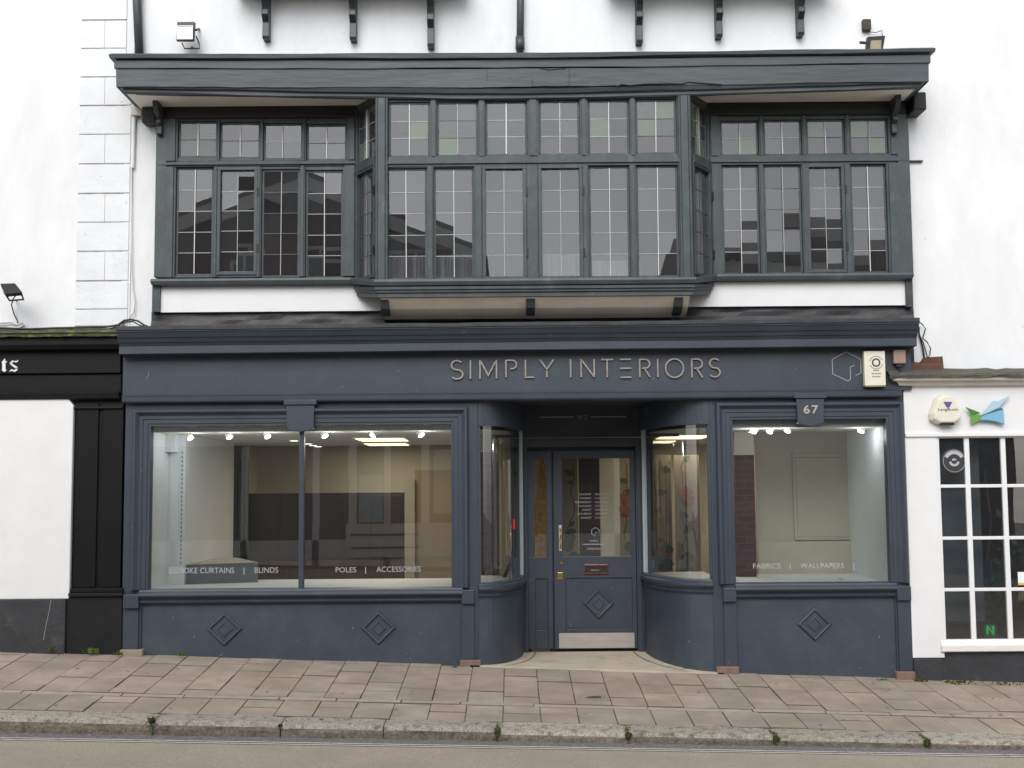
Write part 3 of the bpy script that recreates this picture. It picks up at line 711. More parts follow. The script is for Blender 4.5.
def cafe(x0, x1, Yc, z0, z1, m='net_curtain'):
    mb = MB(); n = 40; pts = [(x0 + (x1 - x0) * i / n, Yc + .012 * math.sin(i * 1.7) + .008 * math.sin(i * .6)) for i in range(n + 1)]
    for (a, b), (c, d) in zip(pts, pts[1:]): mb.hexa([(a, b, z0), (c, d, z0), (c, d + .004, z0), (a, b + .004, z0), (a, b, z1), (c, d, z1), (c, d + .004, z1), (a, b + .004, z1)], m)
    mb.build('net_curtain', BLD)
zq = lambda p, Y: UZ(430, p, Y)
cafe(UX(386, 270, 11.78), UX(428, 270, 11.78), 11.76, zbs + .02, zq(256, 11.76)); cafe(UX(434, 270, 11.78), UX(476, 270, 11.78), 11.76, zbs + .02, zq(255, 11.76))
cafe(UX(540, 270, 11.78), UX(584, 270, 11.78), 11.76, zbs + .02, zq(256, 11.76)); cafe(UX(589, 270, 11.78), UX(640, 270, 11.78), 11.76, zbs + .02, zq(262, 11.76))
# white window jamb linings seen through the canted lights
for a, b, u in ((cLa, cLb, .075), (cRa, cRb, clen(cRa, cRb) - .175)):
    mb = MB(); mb.obox(a, b, u, u + .10, zbs + .03, zbh - .06, -.085, -.06, 'white_paint'); mb.build('jamb_lining', BLD)

# ================================================================== SHOPFRONT
SP = 'shop_paint'
# main cornice
fx0, fx1 = UX(123, 370, YS - .05), UX(911, 365, YS - .05)
yc = YS - .05
Z = lambda p, Y=11.76: UZ(512, p, Y)
prof = [(0, Z(350)), (.130, Z(349.5)), (.135, Z(349)), (.135, Z(341.5)), (.140, Z(341)), (.155, Z(338.5)), (.165, Z(338.2)), (.186, Z(334.0)), (.196, Z(333.8)), (.222, Z(328.8)), (.230, Z(328.4)), (.232, Z(325.2)), (.22, Z(323.8)), (-.1, Z(321.5)), (-.1, Z(350))]
pth = [(fx0 + .0 + (fx1 - fx0 + .02) * i / 40, yc) for i in range(41)]
mb = MB(); mb.sweep(pth, prof, SP, wob=lambda x, q: .0028 * x + noise.noise(Vector((x * .9, q, 5))) * .004); mb.build('shop_cornice', BLD, bev=.002)
mb = MB(); mb.sweep(pth, [(.236, Z(326.6)), (.242, Z(326.6)), (.243, Z(323.0)), (.2, Z(322.2)), (-.05, Z(321.0)), (-.05, Z(321.6)), (.2, Z(322.9)), (.236, Z(323.7))], 'lead', wob=lambda x, q: .0028 * x + noise.noise(Vector((x * 2.5, 0, 5))) * .006); mb.build('lead_flashing', BLD)
# fascia + lower architrave
mb = MB(); mb.box(fx0, fx1, yc, YS + .2, Z(393, yc), Z(345, yc), SP); mb.build('fascia', BLD)
mb = MB(); a0, a1 = UX(121, 396, yc - .03), UX(903, 390, yc - .03)
mb.sweep([(a0 + .03, YW)] + [(a0 + .03, yc), (a1 - .03, yc)] + [(a1 - .03, YW)], [(-.1, Z(401, yc)), (.012, Z(400, yc)), (.022, Z(398.5, yc)), (.024, Z(394, yc)), (.028, Z(393, yc)), (.010, Z(392, yc)), (-.1, Z(391.5, yc))], SP); mb.build('architrave', BLD, bev=.002)

# frame zone: front plane YS, from under the fascia to ground
def ring_frame(r, prof, m, name, par, bev=0):
    mb = MB(); mb.loft(r, prof, m); return mb.build(name, par, bev=bev)
zf_t = Z(400, YS); zg = -.5
# openings (glass)
LGa = rect(149, 425, 299, 589, YS); LGb = rect(304, 424.5, 452, 588, YS); RG = rect(733.5, 418.5, 889, 583, YS)
sillz_ = UZ(300, 590, YS); sillR = UZ(811, 584, YS)
xLo = UX(124, 500, YS); xLi = UX(478, 500, YS); xRi = UX(711, 500, YS); xRo = UX(911, 520, YS)
# left window: surround wall pieces
mb = MB()
def wallpieces(x0, x1, g0, g1, zt, zb):
    mb.box(x0, g0, YS, YS + .12, zb, zt, SP); mb.box(g1, x1, YS, YS + .12, zb, zt, SP); mb.box(g0, g1, YS, YS + .12, g_top, zt, SP)
g_top = LGa[3] + .0; wallpieces(xLo, xLi, LGa[0], LGb[1], zf_t, LGa[2])
mb.build('shop_wall', BLD, bev=.003); mb = MB()
g_top = RG[3]; wallpieces(xRi, xRo, RG[0], RG[1], zf_t, RG[2])
mb.build('shop_wall', BLD, bev=.003)
# stepped mouldings round the openings
for (r, nm) in (((LGa[0], LGb[1], LGa[2] - .3, (LGa[3] + LGb[3]) / 2), 0), ((RG[0], RG[1], RG[2] - .3, RG[3]), 1)):
    # three-sided moulding: build as swept profile up-over-down in the XZ plane
    mb = MB()
    def tri(ins):  # outward inset -> polyline of corner points
        return [(r[0] - ins, r[2] + .3), (r[0] - ins, r[3] + ins), (r[1] + ins, r[3] + ins), (r[1] + ins, r[2] + .3)]
    pr = [(-.006, YS + .05), (-.006, YS - .008), (.016, YS - .008), (.020, YS - .016), (.060, YS - .016), (.064, YS - .024), (.092, YS - .024), (.100, YS - .030), (.116, YS - .048), (.126, YS - .060), (.146, YS - .060), (.156, YS - .04), (.160, YS + .02)]
    rings = []
    for ins, y in pr:
        rings.append(len(mb.v)); mb.v += [(x, y, z_) for x, z_ in tri(ins)]
    for a, b in zip(rings, rings[1:]):
        for i in range(3): mb.face((a + i, b + i, b + i + 1, a + i + 1), SP)
    mb.build('window_moulding', BLD, bev=.0015)
# windows: each a frame with its pane
def shop_pane(r, Y, name, nm):
    mb = MB(); mb.poly([(r[0], Y, r[2]), (r[1], Y, r[2]), (r[1], Y, r[3]), (r[0], Y, r[3])], 'shop_glass'); return mb.build(name, nm)
mb = MB(); mb.box(LGa[1] - .0, LGb[0] + .0, YS - .012, YS + .06, LGa[2] - .01, LGa[3] + .04, SP)
lwin = mb.build('shop_window', BLD, bev=.006)
shop_pane(LGa, YS + .035, 'pane', lwin); shop_pane(LGb, YS + .035, 'pane', lwin)
mb = MB(); mb.box(RG[0], RG[1], YS + .02, YS + .05, RG[2] - .01, RG[2] + .008, SP)
rwin = mb.build('shop_window', BLD)
shop_pane(RG, YS + .035, 'pane', rwin)
# sill moulding profile, used on the flat windows and swept round the curved ones
def sillprof(zt): return [(-.05, zt - .135), (.012, zt - .135), (.016, zt - .125), (.030, zt - .120), (.032, zt - .108), (.014, zt - .103), (.020, zt - .09), (.045, zt - .07), (.056, zt - .055), (.052, zt - .032), (.030, zt - .018), (.026, zt - .004), (-.05, zt + .004)]
zsL = LGa[2] - .0; zsR = RG[2] - .0
mb = MB(); mb.sweep([(UX(140, 595, YS), YS), (UX(463, 595, YS), YS)], sillprof(zsL), SP); mb.build('window_sill', BLD, bev=.0015)
mb = MB(); mb.sweep([(UX(735, 590, YS), YS), (UX(896, 590, YS), YS)], sillprof(zsR), SP); mb.build('window_sill', BLD, bev=.0015)
# stall risers
mb = MB(); mb.box(UX(141, 630, YS), UX(461, 630, YS), YS + .02, YS + .14, zg, zsL - .13, 'riser_paint'); mb.build('stall_riser', BLD)
mb = MB(); mb.box(UX(736, 630, YS), UX(896, 630, YS), YS + .02, YS + .14, zg, zsR - .13, 'riser_paint'); mb.build('stall_riser', BLD)
# pilasters and their blocks
def pil(x0, x1, yb0, yb1, yfoot, foot, mname, zt=None):
    zbase = UZ((x0 + x1) / 2, yfoot, YS)
    mb = MB(); a, b = UX(x0, 560, YS), UX(x1, 560, YS); mb.box(a, b, YS - .02, YS + .02, zbase, zsL - .05, SP); p = mb.build('pilaster', BLD, bev=.004)
    mb = MB(); a2, b2 = UX(x0, yb0, YS), UX(x1, yb0, YS); r = rect(x0, yb0, x1, yb1, YS - .05); mb.box(a2 - .002, b2 + .002, YS - .055, YS - .012, r[2], r[3], SP); mb.build('pilaster_block', p, bev=.006)
    if foot:
        r = rect(foot[0], foot[1], foot[2], foot[3], YS - .03); mb = MB(); mb.box(r[0], r[1], YS - .05, YS + .06, r[2] - .06, r[3], mname); mb.build('pilaster_foot', p, bev=.01)
pil(125, 140, 594.5, 608.5, 650, (120, 649.5, 143, 655), 'buff_stone')
pil(462, 474, 590, 604, 661, (460, 660, 481, 669), 'pink_stone')
pil(722.5, 735, 588, 602, 667, (716.5, 666.5, 739, 675), 'pink_stone')
pil(895.5, 909, 586, 600.5, 672, (896, 671.5, 915, 681), 'pink_stone')
mb = MB()  # solid foot of the pilaster zones down to the ground
mb.box(xLo, UX(141, 630, YS), YS + .0, YS + .13, zg, LGa[2], SP); mb.build('corner_pier', BLD, bev=.004); mb = MB(); mb.box(UX(461, 630, YS), xLi, YS, YS + .13, zg, LGa[2], SP)
mb.build('corner_pier', BLD, bev=.004); mb = MB()
mb.box(xRi, UX(736, 630, YS), YS, YS + .13, zg, RG[2], SP); mb.build('corner_pier', BLD, bev=.004); mb = MB(); mb.box(UX(896, 630, YS), UX(912, 640, YS), YS, YS + .13, zg, RG[2], SP)
mb.build('corner_pier', BLD, bev=.004)
# diamonds
def diamond(px, py, wpx, hpx, Y, par):
    c = U(px, py, Y); sc = Y / F; w = wpx * sc / 2; h = hpx * sc / 2; mb = MB()
    prev = None; rings = []
    for k, dy in ((1.0, 0.0), (.94, -.016), (.86, -.022), (.78, -.018), (.74, -.004), (.46, -.004), (.44, -.014), (.36, -.016), (.30, -.006), (.0, -.005)):
        rings.append(len(mb.v)); mb.v += [(c.x - w * k, Y + dy, c.z), (c.x, Y + dy, c.z - h * k), (c.x + w * k, Y + dy, c.z), (c.x, Y + dy, c.z + h * k)]
    for a, b in zip(rings, rings[1:]):
        for i in range(4): mb.face((a + i, a + (i + 1) % 4, b + (i + 1) % 4, b + i), 'riser_paint')
    mb.build('diamond_moulding', par)
diamond(224.5, 629, 36, 34, YS + .018, BLD); diamond(378.5, 628, 35, 34, YS + .018, BLD); diamond(814.5, 624, 35, 34, YS + .018, BLD)
# keystone blocks
def key(x0, y0, x1, y1, tip, name='keystone_block'):
    r = rect(x0, y0, x1, y1, YS - .07); xm = (r[0] + r[1]) / 2; mb = MB()
    mb.prism_y([(r[0] + .01, r[3] - .05), (r[0] + .02, r[2] + .0), (xm - .05, r[2] - tip * .75), (xm, r[2] - tip), (xm + .05, r[2] - tip * .75), (r[1] - .02, r[2]), (r[1] - .01, r[3] - .05)], YS - .07, YS, SP)
    mb.box(r[0] - .012, r[1] + .012, YS - .085, YS, r[3] - .045, r[3] + .0, SP)
    return mb.build(name, BLD, bev=.004), xm, r
k1, _, _ = key(285, 400, 315.5, 429, .025)
k2, xm, r = key(795.5, 393.5, 825.5, 423, .03)
text("67", 'number', 'number_gold', k2, xm, YS - .071, UZ(810.5, 413.3, YS - .07), .078, .004, width=.14, bold=.002, spacing=1.2)

# --- recessed entrance with curved windows
YD = YS + 1.22                          # door plane
dl = UX(523, 560, YD); dr = UX(643, 560, YD)
NA = 16
def qpath(x0, y0, x1, y1, out=0):       # quarter ellipse from front (x0,y0) to door side (x1,y1), convex to the street
    a, b = x1 - x0, y1 - y0; return [(x0 + a * math.sin(R(90) * i / NA), y1 - b * math.cos(R(90) * i / NA)) for i in range(NA + 1)]
pl = qpath(xLi, YS + .01, dl, YD); pr_ = qpath(xRi, YS + .01, dr, YD)[::-1]
ztl = UZ(500, 426, YS + .3); ztr = UZ(680, 425, YS + .3)
for pth, zs, lab in ((pl, zsL, 'l'), (pr_, zsR, 'r')):
    zt = Z(425.5, YS); zsx = Z(583 if lab == 'l' else 581, YS)
    mb = MB(); mb.sweep(pth, [(.0, zg), (.0, zsx - .1), (-.1, zsx - .1), (-.1, zg)], 'riser_paint'); mb.build('curved_stall_riser', BLD, smooth=False)
    mb = MB(); mb.sweep(pth, [(o * .75, q) for o, q in sillprof(zsx)], SP); mb.build('curved_sill', BLD)
    mb = MB(); mb.sweep(pth, [(.012, zt), (.012, Z(385, YS)), (-.1, Z(385, YS)), (-.1, zt)], SP); mb.build('curved_header', BLD)
    mb = MB()                                   # slim jambs
    q = pth if lab == 'l' else pth[::-1]
    mb.box(q[0][0] - .0, q[0][0] + .022 * (1 if lab == 'l' else -1), q[0][1] - .002, q[0][1] + .03, zsx, zt, SP)
    sgn = 1 if lab == 'l' else -1
    w = mb.build('curved_shop_window', BLD)
    mb = MB(); mb.box(min(q[-1][0] - .06 * sgn, q[-1][0] + .004 * sgn), max(q[-1][0] - .06 * sgn, q[-1][0] + .004 * sgn), YD - .09, YD - .045, zsx, zt, 'jamb_paint'); mb.build('jamb', w)
    mb = MB(); mb.sweep(pth, [(-.02, zsx), (-.02, zt)], 'shop_glass', closed=False, caps=False); g_ = mb.build('pane', w, smooth=True)
# entrance soffit, back panel
mb = MB(); mb.box(xLi, xRi, YS + .0, YD + .05, Z(398, YS) - .0, Z(398, YS) + .05, SP); mb.build('entrance_ceiling', BLD)
zd_t = UZ(582, 448, YD)
mb = MB(); mb.box(dl - .45, dr + .4, YD, YD + .08, UZ(582, 437, YD), Z(396, YS) + .04, SP); tp = mb.build('transom_panel', BLD)
mb = MB(); mb.box(UX(540, 417, YD), UX(574, 417, YD), YD - .004, YD, UZ(557, 417.6, YD), UZ(557, 416.6, YD), 'vinyl_grey'); mb.box(UX(591, 417, YD), UX(626, 417, YD), YD - .004, YD, UZ(608, 417.3, YD), UZ(608, 416.3, YD), 'vinyl_grey')
mb.build('sign_line', tp)
text("BY Z", 'sign_writing', 'vinyl_grey', tp, UX(582.5, 417, YD), YD - .004, UZ(582.5, 419.2, YD), .043, .0008, width=.095)
# door surround
mb = MB()
zD = lambda p: UZ(582, p, YD)
dfl, dfr = UX(527.5, 560, YD), UX(639, 560, YD); zdf = zD(651)
mb.box(dl - .12, UX(528, 560, YD), YD - .04, YD + .1, zg, zD(438), SP); mb.box(UX(636.5, 560, YD), dr + .12, YD - .04, YD + .1, zg, zD(438), SP)
mb.box(UX(528, 560, YD), UX(636.5, 560, YD), YD - .04, YD + .1, zD(447), zD(438), SP)
mb.box(UX(524, 560, YD) - .01, dr + .02, YD - .07, YD - .03, zD(441.5), zD(439), SP)
mb.box(UX(638, 560, YD), UX(641, 560, YD), YD - .06, YD - .03, zdf, zD(441), SP)
mb.box(UX(525, 560, YD), UX(527.5, 560, YD), YD - .06, YD - .03, zdf, zD(441), SP)
mb.build('door_frame', BLD, bev=.003)
mb = MB(); ya_, yb_ = YD + .062, YD + .085  # strips added behind the door gaps to block light leaking from inside
mb.box(UX(549.5, 560, YD), UX(558, 560, YD), ya_, yb_, zg, zD(438), SP); mb.box(UX(524, 560, YD), UX(531, 560, YD), ya_, yb_, zg, zD(438), SP); mb.box(UX(633, 560, YD), UX(641, 560, YD), ya_, yb_, zg, zD(438), SP)
mb.box(UX(531, 560, YD), UX(549.5, 560, YD), ya_, yb_, zD(455), zD(438), SP); mb.box(UX(558, 560, YD), UX(633, 560, YD), ya_, yb_, zD(455), zD(438), SP); mb.box(UX(558, 560, YD), UX(633, 560, YD), ya_, yb_, zg, zD(640), SP); mb.build('door_gap_mask', BLD)
def leafdoor(name, x0, x1, glass_r, panel_r, par, Yf):
    """stiles and rails round the glass, recessed lower panel"""
    mb = MB(); t, b = zD(450.5), zD(649)
    g = [UX(glass_r[0], 510, YD), UX(glass_r[2], 510, YD), zD(glass_r[3]), zD(glass_r[1])]
    p = [UX(panel_r[0], 600, YD), UX(panel_r[2], 600, YD), zD(panel_r[3]), zD(panel_r[1])]
    mb.box(x0, g[0], Yf, Yf + .045, g[2], t, SP); mb.box(g[1], x1, Yf, Yf + .045, g[2], t, SP); mb.box(g[0], g[1], Yf, Yf + .045, g[3], t, SP)
    mb.box(x0, x1, Yf, Yf + .045, p[3], g[2], SP); mb.box(x0, p[0], Yf, Yf + .045, b, p[3], SP); mb.box(p[1], x1, Yf, Yf + .045, b, p[3], SP)
    mb.box(p[0], p[1], Yf, Yf + .045, b, p[2], SP); mb.box(p[0], p[1], Yf + .014, Yf + .04, p[2], p[3], SP)
    d = mb.build(name, par, bev=.004)
    mb = MB(); mb.poly([(g[0], Yf + .022, g[2]), (g[1], Yf + .022, g[2]), (g[1], Yf + .022, g[3]), (g[0], Yf + .022, g[3])], 'shop_glass'); mb.build('glass', d)
    return d, g, p
side, _, _ = leafdoor('side_panel', UX(528, 560, YD), UX(552.6, 560, YD), (534.5, 459, 546.5, 557), (535.5, 578.5, 548, 630), BLD, YD + .012)
door, g, p = leafdoor('door', UX(554, 560, YD), UX(636.3, 560, YD), (562.5, 458.5, 630.5, 556.5), (566, 578, 632.5, 629), BLD, YD)
mb = MB(); r = rect(559, 633, 634.5, 648, YD); mb.box(r[0], r[1], YD - .004, YD, r[2], r[3], 'steel_plate'); mb.build('kick_plate', door, bev=.001)
diamond(598.5, 603.5, 31, 31, YD + .012, door)
mb = MB(); r = rect(584, 564, 608, 574.5, YD)
mb.loft(r, [(0, YD), (0, YD - .012), (.014, YD - .016), (.022, YD - .008), (.022, YD - .002)], 'letter_box'); mb.box(r[0] + .022, r[1] - .022, YD - .003, YD + .0, r[2] + .02, r[3] - .02, 'timber_dark')
mb.box(r[0] + .07, r[1] - .09, YD - .010, YD - .004, r[2] + .040, r[2] + .048, 'sign_metal'); mb.build('letter_box', door, bev=.002)
mb = MB(); r = rect(557.7, 525, 562.8, 551, YD); mb.box(r[0] + .012, r[1] - .012, YD - .008, YD, r[2], r[3], 'stone_trim'); hx = (r[0] + r[1]) / 2; hz = (r[2] + r[3]) / 2
mb.tube([(hx, YD - .008, hz + .10), (hx, YD - .045, hz + .085), (hx + .004, YD - .055, hz + .03), (hx - .004, YD - .05, hz - .02), (hx + .004, YD - .055, hz - .06), (hx, YD - .04, hz - .10), (hx, YD - .008, hz - .11)], .009, 'brass'); mb.build('handle', door, bev=.002)
mb = MB(); c = U(561.5, 563, YD); mb.tube([(c.x, YD - .016, c.z), (c.x, YD, c.z)], .015, 'brass', 14); mb.build('lock', door)
mb = MB(); r = rect(557.5, 572.5, 562.5, 579.5, YD); mb.box(r[0], r[1], YD - .009, YD, r[2], r[3], 'brass'); mb.tube([((r[0] + r[1]) / 2, YD - .014, r[2] + .04), ((r[0] + r[1]) / 2, YD - .008, r[2] + .04)], .009, 'iron'); mb.build('lock', door, bev=.002)
# opening hours lettering on the door glass
hx_ = UX(591.5, 500, YD); zz0 = zD(493); days = ["MONDAY", "TUESDAY", "WEDNESDAY", "THURSDAY", "FRIDAY", "SATURDAY", "SUNDAY"]
for i, dname in enumerate(days):
    zz = zD(495.3 + i * 3.9)
    text(dname, 'glass_lettering', 'vinyl', door, hx_, YD + .017, zz, .021, .0004, align='RIGHT')
    text("10AM-5PM" if i < 5 else ("10AM-4PM" if i == 5 else "CLOSED"), 'glass_lettering', 'vinyl_grey', door, UX(594.5, 500, YD), YD + .017, zz, .021, .0004, align='LEFT')
cx, cz = UX(595.5, 532, YD), zD(532); mb = MB()
hp = [(cx + .045 * math.sin(R(60 * i)), cz + .045 * math.cos(R(60 * i))) for i in range(7)]; ribbon(mb, hp[0:3], .004, YD + .016, YD + .018, 'vinyl'); ribbon(mb, hp[3:7], .004, YD + .016, YD + .018, 'vinyl')
ribbon(mb, [(cx, cz - .04), (cx, cz - .01), (cx + .02, cz)], .004, YD + .016, YD + .018, 'vinyl')
mb.box(UX(583, 545, YD), UX(605, 545, YD), YD + .016, YD + .018, zD(544.7), zD(544), 'vinyl'); mb.build('glass_logo', door)
text("SIMPLY", 'glass_lettering', 'vinyl', door, UX(594, 541, YD), YD + .017, zD(542), .022, .0004)
text("INTERIORS", 'glass_lettering', 'vinyl', door, UX(594, 550, YD), YD + .017, zD(550), .022, .0004)
# threshold stone: fills the recess, follows the curves
mb = MB(); th = [(UX(478, 668, YS), YS - .06)]
top = [(x, y) for x, y in pl] + [(x, y) for x, y in pr_]
P3 = [(xLi - .06, YS - .05)] + top + [(xRi + .06, YS - .05)]
def tz(x, y): t = (y - (YS - .05)) / (YD - YS + .05); zf = gz(x, YS - .05) + .012; zb_ = zD(651.5); return zf * (1 - t) + zb_ * t
c0 = len(mb.v)
nx, ny = 30, 12
def xl_at(y): 
    if y <= pl[0][1]: return P3[0][0]
    return max(x for x, yy in pl if yy <= y + 1e-6) - .05
for j in range(ny):
    ya = YS - .05 + (YD + .05 - YS) * j / ny; yb = YS - .05 + (YD + .05 - YS) * (j + 1) / ny
    for i in range(nx):
        xa = xLi - .08 + (xRi - xLi + .16) * i / nx; xb = xLi - .08 + (xRi - xLi + .16) * (i + 1) / nx
        mb.poly([(xa, ya, tz(xa, ya)), (xb, ya, tz(xb, ya)), (xb, yb, tz(xb, yb)), (xa, yb, tz(xa, yb))], 'threshold_stone')
mb.poly([(xLi - .08, YS - .05, tz(xLi - .08, YS - .05)), (xRi + .08, YS - .05, tz(xRi + .08, YS - .05)), (xRi + .08, YS - .05, -.5), (xLi - .08, YS - .05, -.5)], 'threshold_stone')
tag(mb.build('entrance_paving'), kind='structure')
mb = MB()                                # worn edge bands following the curves
for pth in (pl, pr_):
    n = len(pth)
    for i in range(n - 1):
        (x0, y0), (x1, y1) = pth[i], pth[i + 1]; d = Vector((x1 - x0, y1 - y0)).normalized(); nv = Vector((d.y, -d.x))
        a = Vector((x0, y0)) + nv * .11; b = Vector((x1, y1)) + nv * .11; c = Vector((x1, y1)) + nv * .125; e = Vector((x0, y0)) + nv * .125
        if min(a.y, b.y) < YS: continue
        mb.poly([(v.x, v.y, tz(v.x, v.y) + .004) for v in (a, b, c, e)], 'threshold_dark')
mb.build('inlay_line', None); tag(bpy.data.objects['inlay_line'], kind='structure')

# ================================================================== SHOP INTERIOR (part of the building)
ZC = EYE + .60; ZFl = .05; zBd = LGa[2] - .006
YI = YS + .12
mb = MB(); xi0, xi1 = UX(149, 500, YS), UX(889, 500, YS)
mb.poly([(xi0, YD + .1, ZC), (xi1, YD + .1, ZC), (xi1, 18.4, ZC), (xi0, 18.4, ZC)], 'int_ceiling')
mb.poly([(xi0, YI, ZC), (xLi - .02, YI, ZC)] + [(x - .04, y + .05, ZC) for x, y in pl[1:]] + [(dl - .06, YD + .1, ZC), (xi0, YD + .1, ZC)], 'int_ceiling')
mb.poly([(xi1, YI, ZC), (xRi + .02, YI, ZC)] + [(x + .04, y + .05, ZC) for x, y in pr_[::-1][1:]] + [(dr + .06, YD + .1, ZC), (xi1, YD + .1, ZC)], 'int_ceiling')
mb.build('shop_ceiling', BLD)
mb = MB(); mb.poly([(xi0, YI, ZFl), (xi1, YI, ZFl), (xi1, 18.4, ZFl), (xi0, 18.4, ZFl)], 'int_floor'); mb.build('shop_floor', BLD)
mb = MB()
mb.poly([(xi0, YI - .07, ZFl), (xi0, 12.65, ZFl), (xi0, 12.65, ZC + .1), (xi0, YI - .07, ZC + .1)], 'int_board')
xp = UX(185, 500, 12.65)
mb.box(xi0, xp, 12.65, 12.9, ZFl, ZC, 'int_white'); mb.box(xi0, xp - .07, 12.52, 12.648, UZ(177, 452, 12.55), ZC, 'int_white')
mb.poly([(xp, 12.9, ZFl), (xp, 14.85, ZFl), (xp, 14.85, ZC), (xp, 12.9, ZC)], 'int_white')
mb.poly([(xp, 15.6, ZFl), (xp, 18.4, ZFl), (xp, 18.4, ZC), (xp, 15.6, ZC)], 'int_cream')
mb.poly([(xi0 - .6, 16.2, ZFl), (xi1, 16.2, ZFl), (xi1, 16.2, ZC), (xi0 - .6, 16.2, ZC)], 'int_cream')
mb.poly([(xi1, YI - .07, ZFl), (xi1, 16.2, ZFl), (xi1, 16.2, ZC + .1), (xi1, YI - .07, ZC + .1)], 'int_board')
for a_, b_ in ((xi0, xLi - .02), (xRi + .02, xi1)): mb.poly([(a_, YI, ZC), (b_, YI, ZC), (b_, YI, Z(405, YS)), (a_, YI, Z(405, YS))], 'int_white')
mb.build('interior_wall', BLD)
mb = MB()   # shelving upright with slots
xs_ = UX(181.5, 500, 12.64)
for i in range(26): mb.box(xs_ - .0035, xs_ + .0035, 12.64, 12.65, UZ(181, 452 + i * 4.4, 12.65) - .016, UZ(181, 452 + i * 4.4, 12.65) + .004, 'came_dark')
mb.build('slotted_upright', BLD)
# window boards
mb = MB(); mb.box(xi0, UX(451, 590, YS) + .05, YS + .05, 13.35, zBd - .03, zBd, 'int_board'); mb.build('window_board', BLD)
mb = MB(); mb.box(UX(733, 590, YS), xi1, YS + .05, 13.4, RG[2] - .036, RG[2] - .006, 'int_board'); mb.build('window_board', BLD)
for pth, zz in ((pl, Z(583, YS)), (pr_, Z(581, YS))):
    mb = MB(); b = [(x, y, zz - .004) for x, y in pth]
    if pth is pl: b = [(xLi - .1, YS + .08, zz - .004)] + b[1:] + [(dl - .02, YD + .0, zz - .004), (xLi - .1, YD, zz - .004)]
    else: b = b[:-1] + [(xRi + .1, YS + .08, zz - .004), (xRi + .1, YD, zz - .004), (dr + .02, YD, zz - .004)]
    mb.poly(b, 'int_board'); mb.build('window_board', BLD)
# platform in the left window
mb = MB(); x1_ = UX(255, 572, 12.8)
x2_ = UX(236, 557, 13.9)
mb.hexa([(xi0, 12.66, zBd), (x1_, 12.95, zBd), (x2_, 13.95, zBd), (xi0, 13.95, zBd), (xi0, 12.66, zBd + .19), (x1_, 12.95, zBd + .20), (x2_, 13.95, zBd + .20), (xi0, 13.95, zBd + .19)], 'int_greyblue')
mb.poly([(xi0, 12.66, zBd + .192), (x1_, 12.95, zBd + .202), (x2_, 13.95, zBd + .202), (xi0, 13.95, zBd + .192)], 'int_beige'); mb.build('display_platform', BLD)
# brick piers, posts
mb = MB(); mb.box(UX(736, 520, 13.0), UX(755.5, 520, 13.0), 13.0, 13.4, ZFl, UZ(745, 455, 13.0), 'brick_pier'); mb.box(UX(736, 520, 13.0), UX(755.5, 520, 13.0), 13.0, 13.4, UZ(745, 455, 13.0), ZC, 'int_cream'); mb.build('brick_pier', BLD)
mb = MB(); mb.box(UX(481, 520, 13.2), UX(494, 520, 13.2), 13.2, 13.5, ZFl, UZ(487, 452, 13.2), 'brick_pier'); mb.box(UX(481, 520, 13.2), UX(494, 520, 13.2), 13.2, 13.5, UZ(487, 452, 13.2), ZC, 'int_cream'); mb.build('brick_pier', BLD)
mb = MB(); mb.box(UX(494.5, 520, 13.3), UX(499, 520, 13.3), 13.3, 13.4, ZFl, ZC, 'int_beige'); mb.build('timber_post', BLD)
mb = MB(); mb.box(UX(405, 530, 15), UX(415, 530, 15), 14.95, 15.1, ZFl, UZ(410, 480, 15), 'int_cream'); mb.build('cream_post', BLD)
mb = MB(); mb.box(UX(415, 530, 15.1), UX(470, 530, 15.1), 15.05, 15.15, ZFl, UZ(430, 470, 15.1), 'int_tan'); mb.build('partition', BLD)
mb = MB(); x0_, x1_ = UX(755.5, 520, 13.5), xi1 + .1
mb.box(x0_, x1_, 13.45, 13.5, ZFl, ZC, 'int_cream')
rr_ = rect(793, 454, 866, 540, 13.45); mb.loft(rr_, [(0, 13.45), (0, 13.43), (.03, 13.425), (.04, 13.448)], 'int_cream'); mb.box(x0_, x1_, 13.40, 13.45, ZFl, UZ(820, 541, 13.45), 'int_beige')
mb.build('display_wall', BLD)
mb = MB(); r = rect(874, 556, 880, 563, 13.4); mb.box(r[0], r[1], 13.385, 13.40, r[2], r[3], 'int_white'); mb.build('socket', BLD)

# window lettering
def vin(s, x0, x1, yb, h, par):
    Yg = YS + .030; a, b = UX(x0, yb, Yg), UX(x1, yb, Yg)
    text(s, 'window_lettering', 'vinyl', par, (a + b) / 2, Yg, UZ((x0 + x1) / 2, yb, Yg), h, .0004, width=(b - a))
vin("BESPOKE CURTAINS", 169, 234, 573.2, .054, lwin); vin("|", 243.6, 244.4, 573, .054, lwin); vin("BLINDS", 254.5, 278, 572.8, .054, lwin)
vin("POLES", 335.5, 356, 572.3, .05, lwin); vin("|", 365.2, 366, 572, .05, lwin); vin("ACCESSORIES", 376.5, 421, 571.8, .052, lwin)
vin("FABRICS", 753, 780.5, 568.5, .05, rwin); vin("|", 789.8, 790.6, 568.3, .05, rwin); vin("WALLPAPERS", 800.5, 844, 568.2, .05, rwin); vin("|", 853.5, 854.2, 568, .05, rwin)

